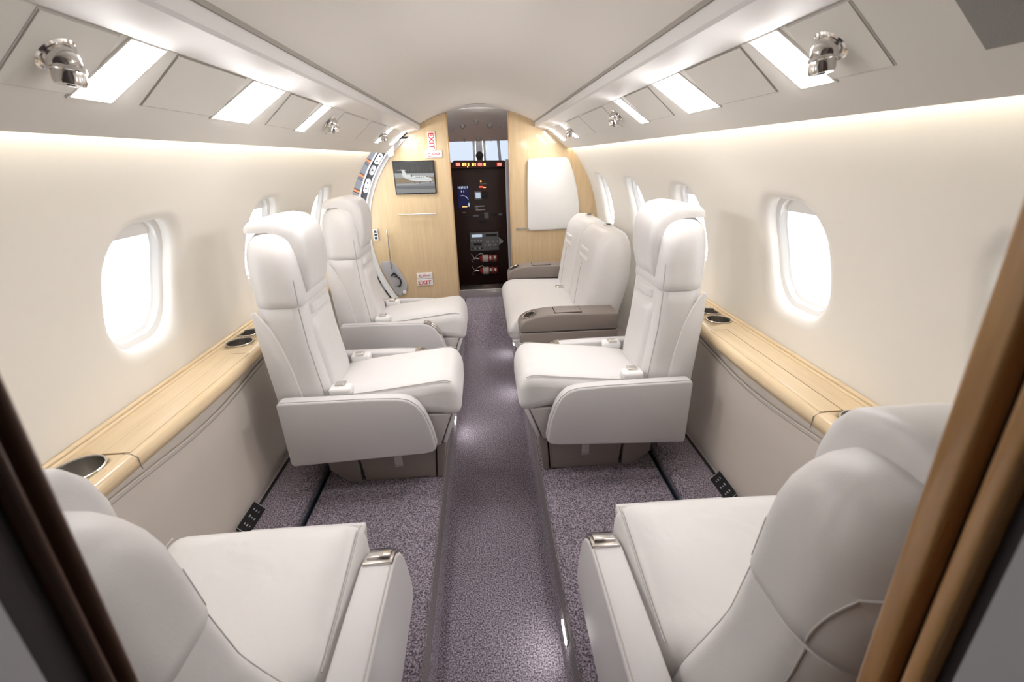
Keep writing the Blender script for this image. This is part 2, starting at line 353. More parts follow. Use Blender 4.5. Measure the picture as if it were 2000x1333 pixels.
# overhead rails, service panels, lights, vents
def psu(s, t, y, h=0.0): return (s*(0.50+0.155*t)-s*0.645*h, y, 1.383-0.131*t-0.764*h)
def psu_quad(s, t0, t1, y0, y1, h): return [psu(s, t0, y0, h), psu(s, t0, y1, h), psu(s, t1, y1, h), psu(s, t1, y0, h)]
LY = [(0.815, 0.893), (1.200, 1.370), (1.680, 1.755), (2.845, 2.925), (3.265, 3.375)]
LN = ['broad', 'widest', 'narrow', 'slim', 'slim']
HT = [(0.925, 1.165), (1.415, 1.640), (1.93, 2.30), (2.38, 2.72), (0.665, 0.795)]
k = 0
for s in (-1, 1):
    sd = 'left' if s < 0 else 'right'; where = 'entry door side' if s < 0 else 'divan side'
    k += 1
    m = MB(); m.prism([(s*0.412, 1.432), (s*0.412, 1.405), (s*0.418, 1.399), (s*0.494, 1.380), (s*0.503, 1.382), (s*0.52, 1.41)], 'y', 0.135, YB-0.002)
    struct(m.build('trim_%d' % k, 'rail_white', bevel=0, ang=18), 'white rail along the headliner edge, '+where, 'trim')
    MB().box(min(s*0.407, s*0.4125), max(s*0.407, s*0.4125), 0.135, YB-0.002, 1.4315, 1.443).build('shadow_strip', 'groove', bpy.data.objects['trim_%d' % k])  # solid dark strip painting the shadow line between rail and headliner
    root = thing('overhead_service_panel', 'long beige overhead service panel above the windows, '+where, 'overhead panel', (s*0.58, 1.5, 1.30))
    m = MB(); m.hexa(psu_quad(s, 0.0, 1.0, 0.135, YB-0.003 if s > 0 else 3.40, 0.0)+psu_quad(s, 0.0, 0.985, 0.135, YB-0.003 if s > 0 else 3.40, -0.006)); m.build('panel', 'overhead', root, bevel=0.002)
    for (y0, y1) in HT:
        m = MB(); m.hexa(psu_quad(s, 0.015, 0.60, y0, y1, 0.0006)+psu_quad(s, 0.015, 0.60, y0, y1, -0.002)); m.build('hatch_gap', 'groove' if y1-y0 > 0.15 and y1 < 1.7 else 'groove_soft', root)
        m = MB(); m.hexa(psu_quad(s, 0.032, 0.59, y0+0.003, y1-0.003, 0.0022)+psu_quad(s, 0.032, 0.59, y0+0.003, y1-0.003, -0.002)); m.build('hatch', 'overhead', root)
    if s > 0:
        m = MB(); m.hexa(psu_quad(s, 0.05, 0.62, 0.16, 0.55, 0.003)+psu_quad(s, 0.05, 0.62, 0.16, 0.55, -0.002)); m.build('speaker_grille', 'speaker_grey', root)
    for i, (y0, y1) in enumerate(LY):
        y0b, y1b = (y0-0.035, y1-0.035) if i == 0 else (y0-0.05, y1-0.05)
        t1 = 0.61
        lt = thing('overhead_light', '%s overhead light panel, %s, %s' % (LN[i], where, ['first from aft door jambs', 'second from aft door jambs', 'third from aft door jambs', 'beside forward air vent', 'nearest forward bulkhead'][i]), 'light', psu(s, 0.3, (y0+y1)/2, 0), 'overhead light panels')
        m = MB(); m.hexa([psu(s, 0.02, y0, 0.0025), psu(s, 0.02, y1, 0.0025), psu(s, t1, y1b, 0.0025), psu(s, t1, y0b, 0.0025)]+[psu(s, 0.02, y0, -0.001), psu(s, 0.02, y1, -0.001), psu(s, t1, y1b, -0.001), psu(s, t1, y0b, -0.001)])
        m.build('diffuser', 'lamp_panel', lt)
        m = MB(); e = 0.004
        for (a, b, c, d) in ((0.0, 0.02, -e, e), (t1, t1+0.02, -e, e)):
            yy0, yy1 = (y0, y1) if a == 0.0 else (y0b, y1b)
            m.hexa(psu_quad(s, a, b, yy0-e, yy1+e, 0.003)+psu_quad(s, a, b, yy0-e, yy1+e, -0.001))
        for (ya, yb) in ((y0-e, y0b-e), (y1, y1b)):
            m.hexa([psu(s, 0.0, ya, 0.003), psu(s, 0.0, ya+e, 0.003), psu(s, t1+0.02, yb+e, 0.003), psu(s, t1+0.02, yb, 0.003)]+[psu(s, 0.0, ya, -0.001), psu(s, 0.0, ya+e, -0.001), psu(s, t1+0.02, yb+e, -0.001), psu(s, t1+0.02, yb, -0.001)])
        m.build('bezel', 'overhead', lt)
    for i, (gy, gs) in enumerate(((0.722 if s < 0 else 0.742, 0.74), (1.865, 0.80), (2.80, 0.80))):
        gv = thing('air_vent', 'swivelling chrome air nozzle in overhead panel, %s, %s' % (where, ['beside the broad light panel', 'beside the narrow light panel', 'close to the forward bulkhead'][i]), 'air vent', psu(s, 0.30, gy, 0), 'chrome air nozzles')
        n = (-s*0.645, 0, -0.764); c = psu(s, 0.30, gy, 0)
        m = MB(); m.lathe([(0.036*gs, 0.0), (0.0375*gs, 0.003*gs), (0.034*gs, 0.006*gs), (0.027*gs, 0.004*gs), (0.024*gs, -0.003*gs)], c, n, 28, cap=False); m.build('flange', 'chrome', gv)
        m = MB(); m.lathe([(0.010*gs, -0.010*gs), (0.026*gs, 0.0), (0.0285*gs, 0.012*gs), (0.026*gs, 0.024*gs), (0.018*gs, 0.033*gs)], c, n, 28); m.build('ball', 'chrome', gv)
        ax = Vector((s*0.12, -0.10, -1.0)).normalized(); c2 = Vector(c)+Vector(n)*0.022*gs
        m = MB(); m.lathe([(0.014*gs, 0.0), (0.0255*gs, 0.004*gs), (0.0265*gs, 0.010*gs), (0.0245*gs, 0.012*gs), (0.0245*gs, 0.028*gs), (0.022*gs, 0.034*gs), (0.009*gs, 0.034*gs), (0.007*gs, 0.026*gs)], c2, ax, 28); m.build('nozzle', 'chrome', gv)
        m = MB(); m.lathe([(0.006*gs, 0.0345*gs), (0.0062*gs, 0.0350*gs)], c2, ax, 16); m.build('orifice', 'black', gv)
    # cove strip hidden behind the panel's lower lip
    cy1 = YB-0.02 if s > 0 else 3.03
    m = MB(); m.tube([(s*0.640, 0.16, 1.280), (s*0.640, cy1, 1.280)], 0.006, 8)
    tag(m.build('cove_light_strip', 'lamp_cove'), 'thin cove light strip glowing down the wall, '+where, 'light', 'cove light strips')
# small ceiling placard plate before the cockpit
m = MB(); m.grid(lambda u, v: ((RC-0.003)*math.cos(math.pi/2+0.07-0.14*u), 3.30+0.10*v, CZ+(RC-0.003)*math.sin(math.pi/2+0.07-0.14*u)), 8, 2)
tag(m.build('ceiling_hatch_plate', 'rail_white'), 'small pale plate on the headliner above the cockpit doorway', 'plate')

# ------------------------------------------------------------------ ledges, sidewall panels, kick strips
def inner_x(y): return 0.757-0.014*math.exp(-((y-1.08)/0.32)**2)
for s in (-1, 1):
    where = 'entry door side' if s < 0 else 'divan side'
    Y0, Y1 = 0.14, (2.95 if s < 0 else 1.98)
    root = thing('side_ledge', 'maple side ledge with cup holders and fold-out table leaf below windows, '+where, 'ledge', (s*0.83, 1.1, 0.60))
    N = 60; rings = []
    for i in range(N+1):
        y = Y0+(Y1-Y0)*i/N; xi = inner_x(y)
        rings.append([(s*(xi+0.014), y, 0.600), (s*(xi+0.002), y, 0.606), (s*xi, y, 0.618), (s*(xi+0.002), y, 0.632), (s*(xi+0.012), y, 0.640), (s*(xi+0.03), y, 0.6405), (s*0.88, y, 0.640), (s*0.907, y, 0.640), (s*0.906, y, 0.600)])
    m = MB(); m.loft(rings); ledge = m.build('ledge_top', 'maple_long', root, ang=60)
    cut = MB()
    m = MB(); m.tube([(s*0.888, Y0, 0.640), (s*0.888, Y1, 0.640)], 0.006, 10); m.tube([(s*0.902, Y0, 0.643), (s*0.902, Y1, 0.643)], 0.0075, 10); m.build('edge_moulding', 'maple_long', root)
    # table leaf: dark seam plate with slightly smaller veneer leaf
    m = MB(); m.box(min(s*(0.775), s*0.822), max(s*0.775, s*0.822), 0.812, 1.335, 0.638, 0.6412); m.build('leaf_gap', 'leaf_line', root)
    m = MB(); m.box(min(s*(0.764), s*0.8205), max(s*0.764, s*0.8185), 0.8160, 1.3310, 0.638, 0.6418); m.build('table_leaf', 'maple_long', root)
    m = MB(); m.tube([(s*(inner_x(0.812)-0.0006), 0.812, 0.60), (s*(inner_x(0.812)-0.0006), 0.812, 0.63), (s*(inner_x(0.812)+0.013), 0.812, 0.6408), (s*0.775, 0.812, 0.6412)], 0.0012, 6); m.build('nose_joint', 'groove', root)
    for (cx, cy, r) in ((0.832, 0.765, 0.0455), (0.842, 1.43, 0.040), (0.856, 1.522, 0.036)):
        c = (s*cx, cy, 0.6405)
        cut.lathe([(r*0.985, -0.05), (r*0.985, 0.02)], c, n=36)
        cup = MB().lathe([(r, 0.0016), (r*0.965, 0.001), (r*0.955, -0.03), (r*0.945, -0.065), (r*0.5, -0.066), (0.001, -0.066)], c, n=36, cap=False).build('cup_holder', 'steel', root)
        # visible well: the ledge is cut by a darker sleeve that rises just above it
        m = MB(); m.lathe([(r*1.06, 0.0005), (r*1.07, 0.0025), (r*1.03, 0.0038), (r*0.985, 0.0032), (r*0.975, 0.0010)], c, n=36, cap=False); m.build('rim', 'chrome', cup)
    co = cut.build('cutter', 'black'); co.location = -Vector(ORG[root.name])*0
    md = ledge.modifiers.new('wells', 'BOOLEAN'); md.operation = 'DIFFERENCE'; md.object = co; md.solver = 'EXACT'
    bpy.context.view_layer.update()
    me2 = bpy.data.meshes.new_from_object(ledge.evaluated_get(bpy.context.evaluated_depsgraph_get())); ledge.modifiers.clear(); ledge.data = me2
    bpy.data.objects.remove(co)
    # upholstered lower wall
    p = thing('lower_wall_panel', 'taupe leather lower wall panel with curved stitched edge, '+where, 'wall panel', (s*0.80, 1.0, 0.17))
    def bow(y): return math.exp(-((y-1.08)/0.30)**2)
    def px(y, z):
        t = (z-0.17)/(0.60-0.17)
        return 0.776+0.006*t+0.012*math.sin(t*math.pi)-0.012*bow(y)*t
    m = MB(); m.grid(lambda u, v: (s*px(Y0+(Y1-Y0)*u, 0.17+0.44*v), Y0+(Y1-Y0)*u, 0.17+0.44*v), 60, 16); m.build('panel', 'sidewall_leather', p)
    # raised pad with piping, dipping in the middle
    def top(y): return 0.585-0.030*bow(y)
    m = MB(); m.grid(lambda u, v: (s*(px(0.50+0.98*u, 0.18+(top(0.50+0.98*u)-0.18)*v)-0.010*min(1, 8*v*(1-v)+0.0)**0.5-0.001), 0.50+0.98*u, 0.18+(top(0.50+0.98*u)-0.18)*v), 40, 16); m.build('pad', 'sidewall_leather', p)
    for dz in (0.0, 0.011):
        m = MB(); m.tube([(s*(px(y, top(y)-dz)-0.006), y, top(y)-dz) for y in [0.50+0.98*i/40 for i in range(41)]], 0.0035 if dz == 0 else 0.0012, 6); m.build('piping', 'leather_seam' if dz else 'sidewall_leather', p)
    # side stitched edge near the aft seat
    m = MB(); m.tube([(s*(px(y, z)-0.011), y, z) for y, z in ((0.50, 0.58), (0.52, 0.54), (0.60, 0.45), (0.66, 0.33), (0.69, 0.19))], 0.0015, 6); m.build('stitching', 'leather_seam', p)
    # kick strip
    m = MB(); m.box(min(s*0.782, s*0.80), max(s*0.782, s*0.80), Y0, Y1, 0.10, 0.178); m.box(min(s*0.765, s*0.785), max(s*0.765, s*0.785), Y0, Y1, 0.145, 0.168)
    struct(m.build('baseboard_'+('left' if s < 0 else 'right'), 'black'), 'black recessed kick strip under the lower wall panel, '+where, 'baseboard')
    pl = thing('floor_vent_plate', 'small black control plate with white marks low on the kick strip, '+where, 'plate', (s*0.757, 1.09, 0.167))
    m = MB(); A, B = (s*0.770, 0.200), (s*0.742, 0.1675)
    m.hexa([(A[0], 1.035, A[1]), (A[0], 1.145, A[1]), (B[0], 1.145, B[1]), (B[0], 1.035, B[1])]+[(A[0]+s*0.004, 1.035, A[1]-0.004), (A[0]+s*0.004, 1.145, A[1]-0.004), (B[0]+s*0.004, 1.145, B[1]-0.004), (B[0]+s*0.004, 1.035, B[1]-0.004)]); m.build('plate', 'black', pl)
    for i in range(9):
        u = (i % 3+0.5)/3; v = (i//3+0.5)/3; y = 1.045+0.09*v; x = A[0]+(B[0]-A[0])*(0.2+0.6*u); z = A[1]+(B[1]-A[1])*(0.2+0.6*u)
        d = 0.003 if i % 2 else 0.0022
        m = MB(); m.box(x-d, x+d, y-d, y+d*(1+(i % 3 == 0)), z, z+0.0016); m.build('mark', 'grey_paint', pl)
    for y in (1.035, 1.145):
        m = MB(); m.tube([(A[0], y, A[1]+0.001), (B[0], y, B[1]+0.001)], 0.0015, 6); m.build('edge_strip', 'grey_metal', pl)

# ------------------------------------------------------------------ seats
def ring(xr, xf, hw, rc, z, bol=0.0, n=8):
    pts = []; lim = min(hw*0.98, (xf-xr)*0.49)
    rf, rr = min(rc, lim), min(rc*1.7, lim)
    for q, (sx, sy) in enumerate(((1, 1), (-1, 1), (-1, -1), (1, -1))):
        r = rf if sx > 0 else rr
        cx = (xf-r) if sx > 0 else (xr+r); cy = sy*(hw-r)
        for k in range(n+1):
            t = math.pi/2*(q+k/n); pts.append((cx+r*math.cos(t), cy+r*math.sin(t), z))
        if q in (0, 2):
            x0, x1 = (xf-rf, xr+rr) if q == 0 else (xr+rr, xf-rf)
            for k in range(1, 4): pts.append((x0+(x1-x0)*k/4, sy*hw, z))
        if q == 1:
            for k in range(1, 8): pts.append((xr, (hw-rr)*(1-2*k/8), z))
        if q == 3:
            for k in range(1, 10): pts.append((xf, (-1+2*k/10)*(hw-rf), z))
    return pts
def interp(tab, z):
    for i in range(len(tab)-1):
        if tab[i][0] <= z <= tab[i+1][0]:
            t = (z-tab[i][0])/(tab[i+1][0]-tab[i][0]); return tab[i][1]+(tab[i+1][1]-tab[i][1])*t
    return tab[0][1] if z < tab[0][0] else tab[-1][1]
XF = [(0.15, -0.165), (0.36, -0.190), (0.55, -0.212), (0.68, -0.218), (0.80, -0.218), (0.88, -0.226), (0.91, -0.245)]
XR = [(0.15, -0.325), (0.36, -0.348), (0.60, -0.366), (0.80, -0.366), (0.86, -0.357), (0.91, -0.33)]
HWt = [(0.15, 0.146), (0.40, 0.143), (0.60, 0.137), (0.76, 0.133)]
def make_seat(front, btn, arm=(0.160, 0.203), adx=0.0, chw=0.150, belts=(1, -1), zs=(1.0, 0.0, 0.0), hs=1.0, arear=-0.331):
    """front: front edge of the cushion; btn: side (+1 left / -1 right) carrying the recline-button arm. Facing +x."""
    t = thing('passenger_seat', '', 'seat')
    # pedestal base with drawer
    m = MB(); m.prism([(-0.135, 0.0), (0.118, 0.0), (0.128, 0.16), (-0.150, 0.16)], 'y', -0.108, 0.108); base = m.build('base', 'taupe', t, bevel=0.004)
    m = MB(); m.prism([(-0.255, 0.055), (-0.195, 0.0), (-0.150, 0.0), (-0.150, 0.16), (-0.255, 0.16)], 'y', -0.108, 0.108); m.build('rear_foot', 'taupe', t, bevel=0.004)
    m = MB(); m.prism([(0.1225, 0.0), (0.145, 0.0), (0.165, 0.15), (0.133, 0.15)], 'y', -0.112, 0.112); m.build('front_foot', 'taupe', t, bevel=0.004)
    for sy in (-1, 1):
        m = MB(); m.box(-0.128, 0.115, min(sy*0.107, sy*0.112), max(sy*0.107, sy*0.112), 0.008, 0.150); d = m.build('drawer', 'taupe', t, bevel=0.003)
        m = MB(); m.box(-0.022, 0.006, min(sy*0.111, sy*0.1135), max(sy*0.111, sy*0.1135), 0.062, 0.108); m.build('latch_recess', 'taupe_light', d)
        m = MB(); m.box(-0.024, 0.008, min(sy*0.112, sy*0.118), max(sy*0.112, sy*0.118), 0.060, 0.066); m.build('latch', 'chrome', d, bevel=0.001)
    # upper carriage under the cushion
    m = MB(); m.prism([(-0.27, 0.16), (0.150, 0.16), (0.198, 0.285), (-0.27, 0.285)], 'y', -0.142, 0.142); m.build('carriage', 'taupe_light', t, bevel=0.006)
    m = MB(); m.prism([(0.158, 0.165), (0.172, 0.165), (0.214, 0.275), (0.198, 0.280)], 'y', -0.135, 0.135); m.build('front_fascia', 'leather_arm', t, bevel=0.004)
    # cushion
    def shape(p):
        x, y, z = p; u = (x+0.20)/(front+0.20)
        if z > 0.33: z += 0.045*max(0, u)**1.3 - 0.030*max(0, (u-0.86)/0.14)**2
        if z < 0.33 and u > 0.8: z -= 0.022*(u-0.8)/0.2
        return (x, y, z)
    m = MB(); m.puff(-0.21, front, -chw, chw, 0.282, 0.378, 0.042, 12, 0.014, shape); cu = m.build('cushion', 'leather', t, ang=80)
    m = MB(); m.tube([shape((-0.18+(front+0.155)*i/20, sy*(chw-0.0115), 0.3725)) for sy in (1,) for i in range(21)], 0.0016, 6); m.build('seam', 'leather_seam', cu)
    m = MB(); m.tube([shape((-0.18+(front+0.155)*i/20, -(chw-0.0115), 0.3725)) for i in range(21)], 0.0016, 6); m.build('seam', 'leather_seam', cu)
    # back: lower shell, upper wing section
    rl = []
    for z in [0.150+0.521*i/14 for i in range(15)]:
        rl.append(ring(interp(XR, z), interp(XF, z), interp(HWt, z), 0.038, z))
    zt = 0.676; rl.append(ring(interp(XR, zt)+0.006, interp(XF, zt)-0.006, interp(HWt, zt)-0.006, 0.034, zt))
    m = MB(zs); m.loft(rl); bk = m.build('backrest', 'leather', t, ang=50)
    ru = []; z0 = 0.672
    ru.append(ring(interp(XR, z0)+0.004, interp(XF, z0)-0.004, interp(HWt, z0)-0.004, 0.036, z0))
    for z in (0.678, 0.70, 0.73, 0.76): ru.append(ring(interp(XR, z)-0.003, interp(XF, z)+0.004, interp(HWt, z)+0.003, 0.042, z))
    for z, hw, d in ((0.80, 0.135, 0), (0.83, 0.1315, 0.001), (0.852, 0.125, 0.004), (0.870, 0.115, 0.009), (0.882, 0.102, 0.016), (0.890, 0.086, 0.026), (0.894, 0.060, 0.040)):
        ru.append(ring(interp(XR, z)-0.003+d*0.8, interp(XF, z)+0.004-d*0.8, hw, 0.045, z))
    m = MB(zs); m.loft(ru); ub = m.build('upper_back', 'leather', t, ang=75)
    # corner seams
    for sy in (1, -1):
        def cp(z, e): 
            hw = interp(HWt, z)+e*0.75; xf = interp(XF, z)+e; r = 0.038+e
            return (xf-r+r*0.7071-0.0004, sy*(hw-r+r*0.7071-0.0004), z)
        m = MB(zs); m.tube([cp(0.30+0.37*i/16, 0.0) for i in range(17)], 0.0018, 6); m.build('seam', 'leather_seam', bk)
        m = MB(zs); m.tube([cp(0.682+0.075*i/6, 0.004) for i in range(7)], 0.0018, 6); m.build('seam', 'leather_seam', ub)
        if belts == ():                          # seats shown from behind: stitched seams round the rear edge
            def rp(z, f): 
                hw = interp(HWt, z)+(0.003 if z > 0.676 else 0); xr = interp(XR, z)-(0.003 if z > 0.676 else 0); r = 0.0645 if z < 0.676 else 0.0712
                if z > 0.79: hw = interp([(0.79, 0.1355), (0.80, 0.135), (0.83, 0.1315), (0.852, 0.125), (0.87, 0.115)], z); xr += 0.8*interp([(0.80, 0.0), (0.83, 0.001), (0.852, 0.004), (0.87, 0.009)], z); r = 0.070
                return (xr+r-r*math.cos(f)-0.0003, sy*(hw-r+r*math.sin(f)+0.0002), z)
            m = MB(zs); m.tube([rp(0.25+0.42*i/16, 1.15) for i in range(17)], 0.0013, 6); m.build('stitching', 'leather_seam', bk)
            m = MB(zs); m.tube([rp(0.682+0.10*i/8, 1.15-0.25*(i/8)**2) for i in range(9)]+[rp(0.785+0.06*i/8, 0.90-0.85*(i/8)) for i in range(9)], 0.0013, 6); m.build('stitching', 'leather_seam', ub)
            m = MB(zs); m.tube([rp(0.25+0.36*i/16, 0.95-0.9*(i/16)**2) for i in range(17)], 0.0011, 6); m.build('stitching', 'leather_seam', bk)
            continue
        # lower side shell with curved leading edge
        prof = [(-0.335, 0.30), (-0.262, 0.30), (-0.268, 0.38), (-0.280, 0.47), (-0.300, 0.56), (-0.322, 0.62), (-0.352, 0.668), (-0.3625, 0.662), (-0.3625, 0.60), (-0.348, 0.37)]
        m = MB(zs); m.prism(prof, 'y', -0.5, 0.5); n = len(prof)
        m.v = [(x, sy*(interp(HWt, z)+(0.0048 if i >= n else -0.006)), z) for i, (x, y, z) in enumerate(m.v)]
        m.build('side_shell', 'leather', t, bevel=0.003)
    # centre pad and lumbar bar, on the front face
    def fr(z, d): return interp(XF, z)+d
    def padshape(z0, z1, hw, dep, n=14):
        mm = MB(zs); rings = []
        for j in range(n+1):
            v = j/n; z = z0+(z1-z0)*v; rr = []
            for i in range(19):
                u = -1+2*i/18; e = max(0.0, (1-abs(u)**6))*max(0.0, (1-abs(2*v-1)**8))
                rr.append((fr(z, -0.006+(dep+0.006)*e**0.5), u*hw, z))
            rings.append(rr)
        mm.loft(rings, cap=False, closed=False); return mm
    padshape(0.335, 0.628, 0.094, 0.016).build('centre_pad', 'leather', t, ang=80)
    padshape(0.634, 0.672, 0.078, 0.013, 8).build('lumbar_bar', 'leather', t, ang=80)
    # headrest: inverted J draped over the top
    outer = [(-0.352, 0.893), (-0.353, 0.905), (-0.340, 0.918), (-0.300, 0.930), (-0.262, 0.934), (-0.228, 0.928), (-0.204, 0.912), (-0.190, 0.885), (-0.184, 0.84), (-0.186, 0.79), (-0.194, 0.745), (-0.206, 0.712)]
    inner = [(-0.219, 0.704), (-0.228, 0.72), (-0.230, 0.78), (-0.234, 0.84), (-0.248, 0.875), (-0.285, 0.890), (-0.335, 0.889)]
    prof = outer+inner
    m = MB(zs); rings = []
    cxm = -0.262; czm = 0.85
    for y, kx, kz in [(k*0.083*hs, a_, b_) for k, a_, b_ in ((-1.12, 0.72, 0.90), (-1.115, 0.84, 0.955), (-1.07, 0.93, 0.985), (-0.96, 0.985, 1), (-0.8, 1, 1), (-0.45, 1.0, 1.003), (0.0, 1.0, 1.006), (0.45, 1.0, 1.003), (0.8, 1, 1), (0.96, 0.985, 1), (1.07, 0.93, 0.985), (1.115, 0.84, 0.955), (1.12, 0.72, 0.90))]:
        rr = []
        n = len(outer)
        for i, (x, z) in enumerate(prof):
            # pinch the thickness towards the ends: move outer points towards the inner line
            if i < n:
                j = min(len(inner)-1, int((1-i/(n-1))*(len(inner)-1)+0.5)); ix, iz = inner[j]
                f = 1-(1-kx)*2.2
                rr.append((ix+(x-ix)*f, y, iz+(z-iz)*f))
            else: rr.append((x, y, z))
        # narrow the hanging part a little at its foot
        rr = [(x, yy*(1-0.16*max(0, (0.80-z)/0.1)), z) for x, yy, z in rr]
        rings.append(rr)
    m.loft(rings); m.build('headrest', 'leather', t, ang=60)
    # arms
    def armprof(x1):
        return [(-0.325, 0.152), (0.100, 0.172), (0.128, 0.176), (0.142, 0.186), (0.146, 0.200), (0.136, 0.265), (0.118, 0.325), (0.100, 0.356), (0.076, 0.377), (0.045, 0.386), (-0.05, 0.390), (-0.318, 0.392), (-0.330, 0.386), (-0.331, 0.160)]
    for sy in (1, -1):
        b = sy == btn
        A0, A1 = arm; ap = [(max(x, arear)+adx, z) for x, z in armprof(0)]
        m = MB(); m.prism(ap, 'y', sy*A0, sy*A1); a = m.build('armrest', 'leather_arm', t, bevel=0.008, seg=3, bang=50)
        m = MB(); pr = ap[4:12]; m.tube([(x+0.0003, sy*(A1-0.006), z+0.0002) for x, z in pr], 0.0014, 6); m.build('seam', 'leather_seam', a)
        if b:                                    # metal recline button on the arm's front end
            pts = [(0.046, 0.3872), (0.076, 0.3785), (0.101, 0.357), (0.1175, 0.329)]
            m = MB(); rings = [[(x+adx+nx*h, y, z+nz*h) for h, y in ((-0.004, sy*(A0+0.003)), (0.0035, sy*(A0+0.004)), (0.0035, sy*(A1-0.004)), (-0.004, sy*(A1-0.003)))] for (x, z), (nx, nz) in zip(pts, ((0.2, 0.98), (0.45, 0.89), (0.75, 0.66), (0.93, 0.36)))]
            m.loft(rings); bt = m.build('recline_button', 'nickel', a, bevel=0.0015)
            pts2 = [(0.058, 0.386), (0.078, 0.3795), (0.098, 0.3625)]
            m = MB(); rings = [[(x+adx+nx*h, y, z+nz*h) for h, y in ((0.0, sy*(A0+0.009)), (0.0062, sy*(A0+0.010)), (0.0062, sy*(A1-0.010)), (0.0, sy*(A1-0.009)))] for (x, z), (nx, nz) in zip(pts2, ((0.3, 0.95), (0.45, 0.89), (0.62, 0.78)))]
            m.loft(rings); m.build('button_key', 'chrome', bt, bevel=0.001)
    # seat belt fittings at the back of the cushion
    for sy in belts:
        mt = 'white_plastic'
        m = MB(); m.puff(-0.185, -0.115, sy*0.128-0.022, sy*0.128+0.022, 0.375, 0.405, 0.010, 4); h = m.build('belt_holder', mt, t)
        m = MB(); m.puff(-0.168, -0.135, sy*0.120-0.014, sy*0.120+0.014, 0.402, 0.413, 0.004, 3); m.build('buckle', 'chrome', h)
    return t
def copy_tree(o, parent=None):
    c = o.copy(); COL.objects.link(c); c.parent = parent
    for ch in o.children: copy_tree(ch, c)
    return c
def place(o, x, y, rz, label):
    o.location = Vector((x, y, DK))*U; o.rotation_euler = (0, 0, rz); tag(o, label, 'seat', 'white leather passenger seats')
s1 = make_seat(0.232, 1)
place(s1, -0.325, 1.402, 0, 'white leather swivel seat facing the aisle with smooth grey side panel, entry door side')
s2 = make_seat(0.232, -1)
place(s2, -0.330, 2.075, 0, 'white leather swivel seat beside the entry door with metal arm button facing the divan')
s3 = copy_tree(s2); place(s3, 0.333, 1.405, math.pi, 'white leather swivel seat facing the aisle, backed by the maple ledge next to the divan')
s4 = make_seat(0.092, -1, (0.193, 0.255), -0.055, 0.190, (), (0.825, 0.08, 0.38), 0.62, -0.20)
place(s4, -0.438, 0.602, math.pi/2, 'forward-facing white leather seat seen from behind, beside the dark aft door jamb')
s5 = make_seat(0.092, 1, (0.192, 0.253), -0.055, 0.189, (), (0.835, 0.06, 0.38), 0.66, -0.20)
place(s5, 0.437, 0.604, math.pi/2, 'forward-facing white leather seat seen from behind, headrest showing beside the golden aft door jamb')

# ------------------------------------------------------------------ divan (local: facing +x, rotated to face the aisle)
dv = thing('divan', 'two-place white leather side-facing divan with taupe armrests and belts', 'sofa')
m = MB(); m.prism([(-0.26, 0.0), (0.24, 0.0), (0.29, 0.16), (-0.30, 0.16)], 'y', -0.60, 0.60); m.build('base', 'taupe', dv, bevel=0.006)
def dsh(p):
    x, y, z = p; u = (x+0.10)/0.45
    if z > 0.2: z += 0.012*u-0.05*max(0, (u-0.75)/0.25)**2*0.6
    return (x, y, z)
m = MB(); m.puff(-0.12, 0.350, -0.452, 0.452, 0.140, 0.262, 0.055, 14, 0.012, dsh); m.build('seat_cushion', 'leather', dv, ang=80)
m = MB(); m.prism([(0.27, 0.05), (0.33, 0.15), (0.30, 0.16), (-0.1, 0.16), (-0.1, 0.05)], 'y', -0.45, 0.45); m.build('front_skirt', 'leather', dv, bevel=0.01)
DXF = [(0.20, -0.050), (0.45, -0.085), (0.65, -0.120), (0.74, -0.15)]
DXR = [(0.20, -0.25), (0.45, -0.315), (0.60, -0.315), (0.70, -0.295), (0.74, -0.27)]
